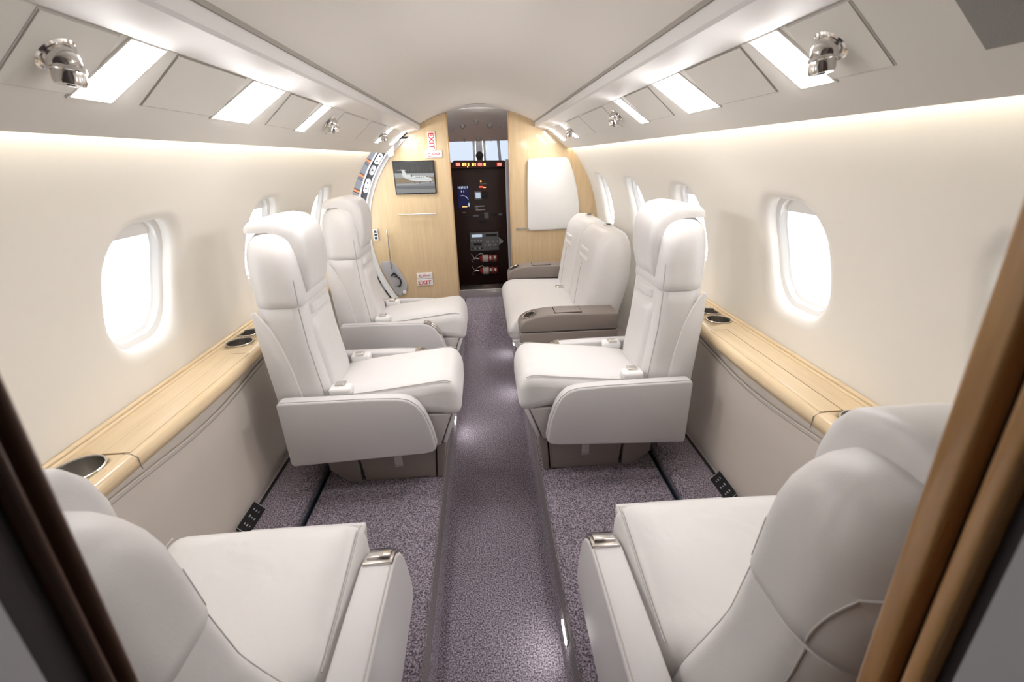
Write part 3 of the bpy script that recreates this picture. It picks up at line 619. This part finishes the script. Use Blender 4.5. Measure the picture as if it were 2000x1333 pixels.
for sy in (-1, 1):
    yc = sy*0.2285; rl = []
    for z, hw, d in [(0.20+0.42*i/12, 0.224, 0) for i in range(13)]+[(0.65, 0.219, 0.004), (0.675, 0.211, 0.010), (0.695, 0.199, 0.019), (0.708, 0.183, 0.030), (0.714, 0.160, 0.042)]:
        r = ring(interp(DXR, z)+d, interp(DXF, z)-d, hw, 0.055, z)
        r = [(x+0.012*max(0, 1-(y/(hw*0.8))**2)*(x > interp(DXF, z)-d-0.02), y+yc, zz) for x, y, zz in r]
        rl.append(r)
    m = MB(); m.loft(rl); b = m.build('back_cushion', 'leather', dv, ang=60)
    for z in (0.575, 0.535):
        rr = []
        for j in range(7):
            v = j/6; zz = z+0.034*v; rr.append([(interp(DXF, zz)+0.004+0.016*max(0, (1-(-1+2*i/12)**4)*(1-(2*v-1)**4))**0.5, yc+(-1+2*i/12)*0.095, zz) for i in range(13)])
        m = MB(); m.loft(rr, cap=False, closed=False); m.build('tuft', 'leather', b, ang=80)
    m = MB(); m.tube([(interp(DXF, z)+0.0128, yc, z) for z in [0.28+0.24*i/10 for i in range(11)]], 0.0015, 6); m.build('seam', 'leather_seam', b)
    m = MB(); m.puff(-0.245, -0.205, yc-0.03, yc+0.03, 0.712, 0.724, 0.004, 3); f = m.build('shoulder_belt_guide', 'chrome', b)
    m = MB(); m.box(-0.235, -0.215, yc-0.018, yc+0.018, 0.723, 0.7255); m.build('belt_slot', 'black', f)
    m = MB(); m.puff(-0.075, 0.0, yc+0.08-0.02, yc+0.08+0.02, 0.262, 0.282, 0.006, 3); m.build('belt_buckle', 'chrome', dv)
    # taupe arm with lid, hatch and inset cup
    ya, yb = sy*0.458, sy*0.598
    low = [(-0.20, 0.13), (0.285, 0.13), (0.295, 0.245), (0.29, 0.252), (-0.20, 0.252)]
    m = MB(); m.prism(low, 'y', ya, yb); m.build('arm_body', 'taupe_arm', dv, bevel=0.006)
    up = [(-0.20, 0.256), (0.29, 0.256), (0.298, 0.262), (0.296, 0.285), (0.285, 0.306), (0.262, 0.322), (0.22, 0.336), (0.16, 0.344), (0.08, 0.347), (-0.20, 0.340)]
    m = MB(); m.prism(up, 'y', ya, yb); a = m.build('armrest', 'taupe_arm', dv, bevel=0.008, bang=40)
    m = MB(); m.box(-0.018, 0.118, min(ya, yb)+0.022, max(ya, yb)-0.022, 0.340, 0.3485); m.build('lid_gap', 'dark_gap', a)
    m = MB(); m.box(-0.015, 0.115, min(ya, yb)+0.025, max(ya, yb)-0.025, 0.340, 0.3505); m.build('lid', 'taupe_arm', a, bevel=0.001)
    m = MB(); rings = []
    for (k, h) in ((1.0, 0.0), (1.05, 0.003), (0.9, 0.0035), (0.82, 0.001)):
        rings.append([(0.245+0.034*k*math.cos(q)+0.37*h, (ya+yb)/2+0.040*k*math.sin(q), 0.3285-0.034*k*math.cos(q)*0.40+h) for q in [2*math.pi*i/24 for i in range(24)]])
    m.loft(rings, cap=False); m.build('cup_ring', 'nickel', a)
    m = MB(); m.loft([[(0.245+0.034*k*math.cos(q), (ya+yb)/2+0.040*k*math.sin(q), 0.3290-0.034*k*math.cos(q)*0.40) for q in [2*math.pi*i/24 for i in range(24)]] for k in (0.86, 0.4, 0.05)]); m.build('cup_well', 'dark_gap', a)
dv.location = Vector((0.462, 2.62, DK))*U; dv.rotation_euler = (0, 0, math.pi)

# ------------------------------------------------------------------ forward bulkhead
wf = struct(thing('wall_front', 'maple veneer forward bulkhead around the cockpit doorway', 'wall'))
def arcpts(r, z0, z1, s, n=28):                  # along the circle from height z0 to z1
    a0, a1 = math.asin((z0-CZ)/r), math.asin(min(1, (z1-CZ)/r)); return [(s*r*math.cos(a0+(a1-a0)*i/n), CZ+r*math.sin(a0+(a1-a0)*i/n)) for i in range(n+1)]
DW = 0.226
def topz(r): return CZ+math.sqrt(r*r-DW*DW)
rl_ = 0.868
m = MB(); m.prism([(-DW, DK)]+arcpts(rl_, DK, topz(rl_)-0.0001, -1)+[(-DW, CZ+math.sqrt(0.888**2-DW**2))], 'y', YB, YB+0.03); m.build('veneer_panel', 'maple', wf)
# wedge up to the headliner above
m = MB(); up_ = arcpts(0.888, 1.36, topz(0.888)-0.0001, -1); lo_ = arcpts(rl_-0.004, 1.36, topz(rl_-0.004)-0.0001, -1); m.prism(up_+lo_[::-1], 'y', YB+0.001, YB+0.029); m.build('veneer_top', 'maple', wf)
m = MB(); m.prism([(DW, DK)]+arcpts(0.912, DK, topz(0.912)-0.0001, 1), 'y', YB, YB+0.03); m.build('veneer_panel', 'maple', wf)
for s in (-1, 1):
    x = s*DW; m = MB(); m.box(min(x, x-s*0.010), max(x, x-s*0.010), YB-0.004, YB+0.034, DK, topz(0.888)); m.build('doorway_edge', 'maple_edge', wf, bevel=0.002)
m = MB(); m.prism(arcpts(rl_, 0.14, 1.345, -1)+arcpts(0.889, 0.14, 1.345, -1)[::-1], 'y', YB-0.012, YB+0.02); m.build('white_edging', 'white_gloss', wf)
m = MB(); m.box(-0.216, 0.216, YB+0.008, YB+0.16, 0.10, DK+0.07); struct(m.build('trim_3', 'steel', bevel=0.004), 'brushed metal cockpit threshold step', 'trim')

# entry door frame on the left
df = struct(thing('door_1', 'dark entry door frame with white latch plates and orange tabs', 'door frame'))
YD = 3.46
def ringseg(r0, r1, z0, z1, y0, y1, n=30): return MB().prism(arcpts(r0, z0, z1, -1, n)+arcpts(r1, z0, z1, -1, n)[::-1], 'y', y0, y1)
ringseg(0.889, 0.897, 0.14, 1.34, YD-0.02, YD+0.03).build('inner_seal', 'plate_white', df)
ringseg(0.897, 0.944, 0.14, 1.32, YD, YD+0.03).build('frame_band', 'door_black', df)
ringseg(0.944, 0.952, 0.14, 1.32, YD-0.025, YD+0.03).build('outer_seal', 'plate_white', df)
ringseg(0.952, 1.06, 0.10, 1.40, YD+0.01, YD+0.03).build('outer_frame', 'frame_grey', df)
def pol(r, a): return (-r*math.cos(a), CZ+r*math.sin(a))
for i, (a, L, mtl) in enumerate(((0.665, 0.040, 'plate_white'), (0.565, 0.034, 'grey_paint'), (0.435, 0.050, 'plate_white'), (0.265, 0.036, 'grey_paint'), (0.10, 0.045, 'plate_white'), (-0.08, 0.036, 'grey_paint'), (-0.27, 0.045, 'plate_white'), (-0.43, 0.036, 'grey_paint'))):
    poly = []
    for k in range(9): t = math.pi*k/8; poly.append(pol(0.9205+0.017*math.cos(t), a+(L-0.014)/0.92*1.0+0.018*math.sin(t)))
    for k in range(9): t = math.pi+math.pi*k/8; poly.append(pol(0.9205+0.017*math.cos(t), a-(L-0.014)/0.92*1.0+0.018*math.sin(t)))
    p = MB().prism(poly, 'y', YD-0.008, YD+0.002).build('latch_plate', mtl, df)
    for da in (-0.022, 0.022) if mtl == 'plate_white' else (0,):
        c = pol(0.9205, a+da); MB().lathe([(0.006, 0), (0.006, 0.002)], (c[0], YD-0.0095, c[1]), (0, 1, 0), 12).build('bolt_hole', 'black', p)
for i, a in enumerate((0.60, 0.48, 0.36, 0.26)):
    poly = [pol(0.955, a), pol(1.02, a+0.004), pol(1.02, a+0.017), pol(0.955, a+0.013)]
    MB().prism(poly, 'y', YD-0.004, YD+0.012).build('orange_tab', 'orange', df)
    poly = [pol(0.955, a+0.02), pol(1.02, a+0.03), pol(1.02, a+0.10), pol(0.955, a+0.09)]
    MB().prism(poly, 'y', YD-0.0015, YD+0.012).build('hinge_block', 'frame_grey', df)
MB().prism([(-0.60, 1.315), (-0.655, 1.265), (-0.645, 1.225), (-0.61, 1.235)], 'y', YD-0.03, YD).build('corner_gusset', 'plate_white', df, bevel=0.003)

# fixtures on the bulkhead
yf = YB-0.001
def text_mb(txt, size, cx, cz, y, rot=0.0, dep=0.0006, fit=None):
    cu = bpy.data.curves.new('lettering', 'FONT'); cu.body = txt; cu.size = size; cu.align_x = 'CENTER'; cu.align_y = 'CENTER'; cu.offset = size*0.012
    ob = bpy.data.objects.new('lettering', cu); COL.objects.link(ob)
    dg = bpy.context.evaluated_depsgraph_get(); me = bpy.data.meshes.new_from_object(ob.evaluated_get(dg))
    vs = [v.co.copy() for v in me.vertices]; fs = [tuple(p.vertices) for p in me.polygons]
    bpy.data.objects.remove(ob); bpy.data.curves.remove(cu); bpy.data.meshes.remove(me)
    if not vs: return MB().box(cx-0.001, cx+0.001, y-dep, y, cz-0.001, cz+0.001)
    x0, x1 = min(v.x for v in vs), max(v.x for v in vs); y0, y1 = min(v.y for v in vs), max(v.y for v in vs)
    out = []
    for v in vs:
        a, b = v.x-(x0+x1)/2, v.y-(y0+y1)/2
        if fit: a *= fit[0]/(x1-x0); b *= fit[1]/(y1-y0)
        c, s_ = math.cos(rot), math.sin(rot)
        out.append((cx+a*c-b*s_, y-dep, cz+a*s_+b*c))
    return MB().add(out, fs)
AR = '\uFE9D\uFEAE\uFEA8\uFEE3'
def sign(name, label, x0, x1, z0, z1, txt, rot, fit):
    t = thing(name, label, 'sign', ((x0+x1)/2, yf, z0))
    MB().box(x0, x1, yf-0.006, yf, z0, z1).build('plate', 'sign_white', t, bevel=0.0015)
    text_mb(txt, 0.05, (x0+x1)/2, (z0+z1)/2, yf-0.006, rot, 0.0008, fit).build('lettering', 'sign_red', t)
    return t
sign('exit_sign', 'tall white sign with red EXIT letters running sideways above the arabic sign', -0.367, -0.311, 1.266, 1.388, 'EXIT', -math.pi/2, (0.105, 0.036))
sign('arabic_exit_sign', 'small white sign with red arabic word just above the display screen', -0.394, -0.270, 1.215, 1.263, AR, 0, (0.088, 0.030))
sign('arabic_exit_sign', 'low white sign with red arabic word directly above the lower EXIT sign', -0.553, -0.428, 0.312, 0.362, AR, 0, (0.088, 0.030))
sign('exit_sign', 'low white sign with red EXIT letters near the bottom of the bulkhead', -0.556, -0.428, 0.256, 0.308, 'EXIT', 0, (0.105, 0.034))

tv = thing('display_screen', 'black framed flat screen showing a small jet on an apron', 'screen', (-0.49, yf, 0.966))
X0, X1, Z0, Z1 = -0.638, -0.334, 0.966, 1.199
MB().box(X0, X1, yf-0.014, yf, Z0, Z1).build('bezel', 'black', tv, bevel=0.004)
sx0, sx1, sz0, sz1 = X0+0.008, X1-0.008, Z0+0.008, Z1-0.008; W, H = sx1-sx0, sz1-sz0
scr = MB().add([(sx0, yf-0.0145, sz0), (sx1, yf-0.0145, sz0), (sx1, yf-0.0145, sz1), (sx0, yf-0.0145, sz1)], [(0,1,2,3)]).build('screen', 'tv_far', tv)
lay = [0]
def pic(name, mt, pts):
    lay[0] += 1; y = yf-0.0145-0.00004*lay[0]
    MB().add([(sx0+u*W, y, sz0+v*H) for u, v in pts], [tuple(range(len(pts)))]).build(name, mt, scr)
pic('picture_trees', 'tv_trees', [(0, 0.66), (1, 0.63), (1, 1), (0, 1)])
for i in range(14):
    u = 0.03+0.07*i+random.uniform(-0.02, 0.02); h = random.uniform(0.1, 0.28); pic('picture_trunk', 'tv_treelight', [(u, 0.70), (u+0.018, 0.70), (u+0.012, 0.70+h), (u+0.006, 0.70+h)])
pic('picture_grass', 'tv_grass', [(0, 0.31), (1, 0.34), (1, 0.52), (0, 0.50)])
pic('picture_apron', 'tv_apron', [(0, 0), (1, 0), (1, 0.36), (0, 0.33)])
pic('picture_snow', 'tv_far', [(0, 0.27), (0.5, 0.28), (1, 0.33), (1, 0.35), (0.5, 0.315), (0, 0.31)])
pic('picture_apron_band', 'tv_apron_dark', [(0, 0.16), (1, 0.12), (1, 0.22), (0, 0.24)])
pic('picture_paint_line', 'tv_line', [(0.2, 0.05), (1, 0.07), (1, 0.085), (0.2, 0.06)])
pic('picture_jet', 'tv_jet', [(0.22, 0.52), (0.30, 0.46), (0.45, 0.40), (0.62, 0.385), (0.80, 0.375), (0.90, 0.38), (0.96, 0.41), (0.945, 0.44), (0.89, 0.48), (0.84, 0.525), (0.76, 0.545), (0.55, 0.555), (0.40, 0.56), (0.30, 0.60)])
pic('picture_tail', 'tv_jet', [(0.20, 0.53), (0.31, 0.58), (0.255, 0.755), (0.19, 0.765)])
pic('picture_tailplane', 'tv_jet', [(0.06, 0.745), (0.17, 0.765), (0.30, 0.755), (0.31, 0.735), (0.19, 0.74)])
pic('picture_wing', 'tv_jet', [(0.34, 0.43), (0.62, 0.37), (0.66, 0.39), (0.48, 0.455)])
pic('picture_engine', 'tv_jetdark', [(0.405, 0.535), (0.44, 0.53), (0.44, 0.60), (0.405, 0.60)])
pic('picture_engine_pod', 'tv_jet', [(0.30, 0.535), (0.405, 0.525), (0.405, 0.605), (0.32, 0.60)])
pic('picture_cockpit_glass', 'tv_jetdark', [(0.79, 0.52), (0.86, 0.505), (0.84, 0.53), (0.79, 0.54)])
pic('picture_stripe', 'tv_stripe', [(0.30, 0.465), (0.94, 0.425), (0.94, 0.435), (0.30, 0.478)])
for i in range(5): pic('picture_window', 'tv_jetdark', [(0.53+0.045*i, 0.50), (0.548+0.045*i, 0.498), (0.548+0.045*i, 0.525), (0.53+0.045*i, 0.527)])
for u in (0.48, 0.61, 0.88): pic('picture_wheel', 'tv_jetdark', [(u, 0.305), (u+0.025, 0.305), (u+0.022, 0.385), (u+0.006, 0.385)])

def rail(name, label, pts, posts):
    t = thing(name, label, 'handrail', pts[0]); MB().tube(pts, 0.0055, 12).build('bar', 'nickel', t)
    for p in posts: MB().tube([p, (p[0], YB, p[2])], 0.004, 10).build('stand_off', 'nickel', t)
rail('handrail', 'slim horizontal metal bar below the display screen', [(-0.635, yf-0.025, 0.822), (-0.349, yf-0.025, 0.818)], [(-0.60, yf-0.025, 0.8215), (-0.38, yf-0.025, 0.8185)])
rail('handrail', 'slim upright metal grab bar above the grey door latch plate', [(-0.738, yf-0.03, 0.715), (-0.742, yf-0.03, 0.405)], [(-0.7385, yf-0.03, 0.66), (-0.7415, yf-0.03, 0.46)])
sw = thing('switch_plate', 'small white switch plate with three dark buttons on the bulkhead edge', 'switch', (-0.832, yf, 0.64))
MB().box(-0.846, -0.812, yf-0.020, yf-0.012, 0.635, 0.720).build('plate', 'sign_white', sw, bevel=0.002)
for i in range(3): MB().box(-0.839, -0.819, yf-0.023, yf-0.019, 0.645+0.024*i, 0.663+0.024*i).build('button', 'slot_blue', sw, bevel=0.001)
lp = thing('latch_plate', 'grey angular latch plate with black hooked handle low on the bulkhead', 'latch', (-0.73, yf, 0.15))
MB().prism([(-0.815, 0.468), (-0.735, 0.462), (-0.700, 0.420), (-0.632, 0.272), (-0.645, 0.225), (-0.700, 0.175), (-0.735, 0.20), (-0.79, 0.33), (-0.825, 0.42)], 'y', yf-0.016, yf).build('plate', 'grey_paint', lp, bevel=0.004)
MB().tube([(-0.718+0.036*math.cos(q), yf-0.024, 0.300+0.045*math.sin(q)) for q in [math.radians(d) for d in range(100, -80, -15)]], 0.006, 8).build('hook', 'black', lp)
MB().tube([(-0.752, yf-0.022, 0.352), (-0.728, yf-0.026, 0.372), (-0.705, yf-0.022, 0.352)], [0.007, 0.010, 0.006], 8).build('handle', 'black', lp)
MB().box(-0.745, -0.705, yf-0.019, yf-0.015, 0.262, 0.30).build('inset', 'grey_metal', lp, bevel=0.002)
MB().lathe([(0.014, 0), (0.016, 0.006), (0.012, 0.012)], (-0.662, yf-0.016, 0.212), (0, -1, 0), 16).build('bumper', 'plate_white', lp)
MB().lathe([(0.003, 0), (0.003, 0.002)], (-0.340, yf, 1.432), (0, -1, 0), 10).build('peephole', 'black')
tag(bpy.data.objects['peephole'], 'tiny black dot screw above the sideways EXIT sign', 'screw')
# padded board on the right
pb = [(0.372, 0.665), (0.735, 0.672), (0.757, 0.69), (0.760, 0.74), (0.752, 0.86), (0.735, 0.97), (0.706, 1.08), (0.672, 1.165), (0.655, 1.188), (0.63, 1.196), (0.372, 1.190), (0.358, 1.178), (0.352, 1.0), (0.355, 0.682)]
tag(MB().prism(pb, 'y', yf-0.022, yf).build('padded_board', 'white_plastic', bevel=0.007), 'white padded board with rounded corners mounted on the bulkhead over the divan', 'board')
pc = thing('placard', 'small grey engraved placard beneath the padded board', 'placard', (0.30, yf, 0.67))
MB().box(0.262, 0.335, yf-0.003, yf, 0.672, 0.690).build('plate', 'nickel', pc)
MB().box(0.268, 0.330, yf-0.0045, yf-0.003, 0.678, 0.684).build('engraving', 'groove', pc)

# ------------------------------------------------------------------ cockpit beyond the doorway
ck = struct(thing('wall_cockpit', 'dark brown cockpit shell behind the doorway', 'wall'))
MB().box(-0.80, -0.62, YB+0.03, 4.9, 0.0, 1.7).build('side_lining', 'cockpit_dark', ck)
MB().box(0.62, 0.80, YB+0.03, 4.9, 0.0, 1.7).build('side_lining', 'cockpit_dark', ck)
MB().box(-0.8, 0.8, YB+0.16, 4.9, 0.0, 0.12).build('cockpit_floor', 'cockpit_dark', ck)
MB().prism([(YB+0.031, 1.56), (YB+0.031, 1.53), (3.75, 1.50), (4.02, 1.335), (4.05, 1.345), (4.02, 1.56)], 'x', -0.62, 0.62).build('overhead_lining', 'cockpit_grey', ck, bevel=0.004)
MB().box(-0.62, 0.62, 4.85, 4.9, 0.12, 1.02).build('nose_bulkhead', 'cockpit_dark', ck)
ovh = thing('overhead_fittings', 'row of small metal knobs and eyeball lights on the grey cockpit overhead', 'fittings', (0, 3.85, 1.45))
for x, y, r in ((-0.12, 3.84, 0.016), (0.095, 3.84, 0.016), (-0.01, 3.80, 0.012), (-0.20, 3.86, 0.008), (0.19, 3.86, 0.008), (0.0, 3.985, 0.014), (-0.12, 3.99, 0.006), (0.1, 3.99, 0.006)):
    z = 1.50-(y-3.75)/0.27*0.165; MB().lathe([(r*1.3, 0), (r*1.2, 0.008), (r*0.8, 0.016), (r*0.5, 0.026)], (x, y, z), (0, -0.52, -0.85), 14).build('knob', 'grey_metal', ovh)
# windshield
YW = 4.20
ws = struct(thing('window_windshield', 'two-pane cockpit windshield with grey centre post', 'window'))
for s in (-1, 1):
    MB().add([(s*0.045, YW, 1.00), (s*0.60, YW-0.05, 1.00), (s*0.60, YW-0.05, 1.40), (s*0.045, YW, 1.40)], [(0,1,2,3)]).build('pane', 'windshield', ws)
    MB().box(min(s*0.036, s*0.056), max(s*0.036, s*0.056), YW-0.015, YW+0.01, 1.05, 1.38).build('pane_frame', 'white_plastic', ws, bevel=0.002)
MB().box(-0.028, 0.028, YW-0.05, YW-0.01, 1.10, 1.40).build('centre_post', 'grey_paint', ws, bevel=0.004)
MB().box(-0.62, 0.62, YW-0.06, YW+0.02, 1.355, 1.42).build('top_frame', 'white_plastic', ws, bevel=0.003)
MB().tube([(0.165, YW-0.02, 1.40), (0.185, YW-0.02, 1.10)], 0.012, 8).build('side_frame', 'grey_paint', ws)
cp = thing('standby_compass', 'round black compass hung on the windshield centre post', 'compass', (0, YW-0.07, 1.24))
MB().lathe([(0.020, 0.0), (0.031, 0.004), (0.033, 0.02), (0.028, 0.03), (0.015, 0.032)], (0, YW-0.05, 1.225), (0, -1, 0), 20).build('housing', 'black', cp)
MB().lathe([(0.034, 0.014), (0.0365, 0.020), (0.034, 0.026)], (0, YW-0.05, 1.225), (0, -1, 0), 20, cap=False).build('bezel_ring', 'grey_metal', cp)
# instrument panel
YP = 4.0
ip = thing('instrument_panel', 'dark cockpit instrument panel with red and amber warning lights', 'instrument panel', (0, YP, 0.12))
MB().prism([(-0.6, 0.12), (0.6, 0.12), (0.6, 1.17), (0.222, 1.17), (0.207, 1.182), (-0.215, 1.192), (-0.232, 1.178), (-0.6, 1.17)], 'y', YP, YP+0.10).build('panel', 'cockpit_panel', ip, bevel=0.004)
MB().box(-0.24, 0.24, YP-0.03, YP+0.05, 1.125, 1.135).build('glareshield_lip', 'cockpit_dark', ip, bevel=0.003)
yp = YP-0.001
def lamp(x, z, w_, h_, mt): MB().box(x-w_/2, x+w_/2, yp-0.008, yp, z-h_/2, z+h_/2).build('warning_light', mt, ip, bevel=0.001)
for x, w_, c in ((-0.185, 0.034, 'led_red'), (-0.142, 0.014, 'led_amber'), (-0.122, 0.014, 'led_amber'), (-0.098, 0.012, 'led_amber'), (-0.060, 0.018, 'led_amber'), (-0.040, 0.010, 'led_amber'), (0.0, 0.036, 'led_red'), (0.040, 0.016, 'led_amber'), (0.165, 0.036, 'led_red'), (-0.262, 0.016, 'led_amber'), (0.255, 0.018, 'led_amber'), (0.275, 0.012, 'led_red')):
    lamp(x, 1.155-0.025*x, w_, 0.022, c)
for x, z, w_, h_, c in ((-0.105, 1.137, 0.008, 0.010, 'led_amber'), (0.0, 1.02, 0.010, 0.012, 'led_amber'), (0.0, 0.975, 0.03, 0.008, 'led_red'), (0.03, 0.97, 0.022, 0.007, 'led_amber')): lamp(x, z, w_, h_, c)
pfd = MB().box(-0.205, -0.105, yp-0.006, yp, 0.80, 0.985).build('flight_display', 'led_blue', ip)
MATS['led_blue'].node_tree.nodes['Principled BSDF'].inputs['Base Color'].default_value = (0.01, 0.01, 0.02, 1)
for i in range(7): MB().box(-0.20+0.013*i, -0.193+0.013*i, yp-0.0075, yp-0.006, 0.968-0.004*(i % 3), 0.984).build('readout', 'led_white', pfd)
for i in range(2): MB().box(-0.175+0.02*i, -0.168+0.02*i, yp-0.0075, yp-0.006, 0.935, 0.95).build('readout', 'led_white', pfd)
MB().tube([(-0.165+0.048*math.cos(q), yp-0.007, 0.865+0.042*math.sin(q)) for q in [math.radians(d) for d in range(110, 0, -10)]], 0.0025, 6).build('compass_arc', 'led_white', pfd)
MB().box(-0.172, -0.13, yp-0.0075, yp-0.006, 0.812, 0.817).build('readout', 'led_amber', pfd)
MB().box(-0.12, -0.108, yp-0.0075, yp-0.006, 0.815, 0.845).build('readout', 'led_white', pfd)
g = MB().box(-0.062, 0.002, yp-0.010, yp, 0.87, 0.94).build('standby_display', 'radio_grey', ip, bevel=0.002)
MB().box(-0.052, -0.008, yp-0.0115, yp-0.010, 0.882, 0.930).build('standby_screen', 'led_white', g)
for x, z, w_, h_, mt in ((0.03, 0.91, 0.04, 0.05, 'black'), (0.02, 1.0, 0.06, 0.012, 'radio_grey'), (-0.02, 0.815, 0.085, 0.010, 'radio_light'), (-0.015, 0.785, 0.085, 0.010, 'radio_light'), (-0.05, 0.80, 0.03, 0.014, 'radio_grey'), (0.035, 0.735, 0.04, 0.05, 'radio_grey'), (-0.16, 0.765, 0.03, 0.010, 'radio_grey'), (-0.06, 0.735, 0.05, 0.016, 'radio_grey'), (0.105, 0.74, 0.04, 0.02, 'black'), (0.16, 0.74, 0.03, 0.02, 'radio_grey'), (-0.13, 0.73, 0.05, 0.012, 'black'), (0.0, 0.68, 0.06, 0.012, 'black')):
    MB().box(x-w_/2, x+w_/2, yp-0.012, yp, z-h_/2, z+h_/2).build('instrument', mt, ip, bevel=0.002)
# pedestal radio stack
rs = thing('radio_stack', 'grey radio control unit with lit display in the dark cockpit pedestal', 'radio', (0, YP-0.05, 0.45))
MB().box(-0.125, 0.135, YP-0.045, YP-0.0015, 0.432, 0.592).build('housing', 'radio_grey', rs, bevel=0.004)
MB().prism([(0.136, 0.475), (0.178, 0.505), (0.136, 0.545)], 'y', YP-0.03, YP-0.0015).build('side_bracket', 'radio_light', rs)
MB().box(-0.105, -0.012, YP-0.049, YP-0.045, 0.555, 0.578).build('lit_display', 'led_white', rs)
MB().box(0.02, 0.12, YP-0.049, YP-0.045, 0.558, 0.580).build('dark_display', 'black', rs)
MB().box(-0.09, -0.02, YP-0.049, YP-0.045, 0.48, 0.50).build('dark_display', 'black', rs)
for i in range(16):
    x = 0.005+0.016*(i % 8); z = 0.505-0.03*(i//8); MB().box(x, x+0.011, YP-0.051, YP-0.045, z, z+0.014).build('key', 'radio_light' if i % 3 else 'radio_grey', rs)
for i in range(5): MB().lathe([(0.008, 0), (0.007, 0.012)], (-0.10+0.02*i, YP-0.045, 0.455), (0, -1, 0), 10).build('knob', 'radio_light' if i % 2 else 'black', rs)
for i in range(4): MB().box(-0.115+0.028*i, -0.10+0.028*i, YP-0.050, YP-0.045, 0.515, 0.528).build('key', 'radio_light', rs)
# two fire extinguishers lying across
for i, z in enumerate((0.362, 0.248)):
    ex = thing('fire_extinguisher', 'small red and silver fire extinguisher clipped sideways, '+('just under the radio unit' if i == 0 else 'lower of the pair'), 'extinguisher', (0, YP-0.05, z-0.04), 'cockpit fire extinguishers')
    c = YP-0.045
    MB().lathe([(0.006, 0), (0.024, 0.012), (0.034, 0.03), (0.035, 0.12), (0.033, 0.165), (0.02, 0.172)], (-0.055, c, z), (1, 0, 0), 20).build('cylinder', 'ext_red', ex)
    MB().lathe([(0.0355, 0.0), (0.0358, 0.002), (0.0358, 0.048), (0.0355, 0.05)], (-0.018, c, z), (1, 0, 0), 20, cap=False).build('label_band', 'ext_label', ex)
    for q in (0.05, 0.09): MB().lathe([(0.0352, 0.0), (0.037, 0.002), (0.037, 0.014), (0.0352, 0.016)], (-0.018+q+0.012, c, z), (1, 0, 0), 20, cap=False).build('clamp_band', 'steel', ex)
    MB().tube([(-0.055, c, z), (-0.085, c, z+0.004), (-0.10, c, z-0.006)], 0.009, 8).build('valve', 'steel', ex)
    MB().tube([(-0.09, c, z+0.005), (-0.07, c, z+0.028), (-0.03, c, z+0.047), (-0.012, c, z+0.040)], 0.0045, 8).build('lever', 'steel', ex)
    MB().tube([(-0.088, c, z), (-0.105, c, z+0.02), (-0.118, c, z+0.045)], 0.004, 8).build('grip', 'steel', ex)
    MB().tube([(-0.10, c, z-0.004), (-0.12, c, z-0.018), (-0.105, c, z-0.035)], 0.004, 8).build('nozzle', 'steel', ex)
# pale edge post of the cockpit partition
MB().prism([(0.205, 0.20), (0.222, 0.20), (0.222, 1.19), (0.196, 1.19), (0.196, 0.80)], 'y', 3.62, 3.66).build('partition_post', 'grey_paint', bevel=0.003)
tag(bpy.data.objects['partition_post'], 'pale grey upright post at the cockpit doorway beside the instrument panel', 'post')

# ------------------------------------------------------------------ aisle courtesy lights
for s, y, side in ((1, 0.725, 'beside the aft forward-facing seat, divan side'), (-1, 1.74, 'under the swivel seat, entry door side'), (1, 2.10, 'under the near end of the divan'), (1, 2.62, 'under the far end of the divan')):
    c = thing('aisle_light', 'tiny glowing courtesy light low on the aisle edge, '+side, 'light', (s*0.166, y, 0.10), 'aisle courtesy lights')
    x = s*0.1665; zz = 0.082
    MB().box(min(x, x+s*0.006), max(x, x+s*0.006), y-0.032, y+0.032, zz-0.010, zz+0.014).build('housing', 'grey_metal', c, bevel=0.001)
    MB().box(min(x-s*0.0025, x+s*0.002), max(x-s*0.0025, x+s*0.002), y-0.028, y+0.028, zz-0.006, zz+0.008).build('lens', 'lamp_floor', c)

# ------------------------------------------------------------------ aft bulkhead and door jambs
wb = struct(thing('wall_back', 'aft cabin bulkhead around the doorway the view looks through', 'wall'))
for s, off in ((-1, 0.017), (1, 0.017)):
    def jx(z, d=0.0): return off+s*((0.174 if s < 0 else 0.181)+(1.05-z)*0.072+d)
    outer = [(s*p[0], p[1]) for p in arcpts(0.905, 0.04, 1.40, 1)]
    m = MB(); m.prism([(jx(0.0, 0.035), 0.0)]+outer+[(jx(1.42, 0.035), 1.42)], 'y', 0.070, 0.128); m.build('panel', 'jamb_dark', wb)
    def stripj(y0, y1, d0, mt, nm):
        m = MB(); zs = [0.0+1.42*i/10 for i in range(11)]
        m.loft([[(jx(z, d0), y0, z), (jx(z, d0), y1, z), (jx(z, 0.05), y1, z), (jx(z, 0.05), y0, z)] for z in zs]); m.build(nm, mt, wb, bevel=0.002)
    jw = 'jamb_wood_shaded' if s < 0 else 'jamb_wood'
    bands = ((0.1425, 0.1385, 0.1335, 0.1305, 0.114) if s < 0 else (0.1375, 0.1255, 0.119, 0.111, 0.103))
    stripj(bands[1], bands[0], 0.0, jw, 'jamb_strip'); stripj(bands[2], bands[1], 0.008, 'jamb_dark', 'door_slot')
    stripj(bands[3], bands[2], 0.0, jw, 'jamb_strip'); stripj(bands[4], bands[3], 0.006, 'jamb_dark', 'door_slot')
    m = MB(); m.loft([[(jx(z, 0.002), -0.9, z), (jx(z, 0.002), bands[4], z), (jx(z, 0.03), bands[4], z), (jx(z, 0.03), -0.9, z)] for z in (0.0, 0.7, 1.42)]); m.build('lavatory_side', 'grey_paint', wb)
MB().box(-0.95, 0.95, -0.93, -0.9, 0, 1.6).build('lavatory_end', 'grey_paint', wb)
MB().grid(lambda u, v: (-0.95+1.9*u, -0.9+5.8*v, -0.06), 2, 2).build('under_floor', 'jamb_dark', fl)
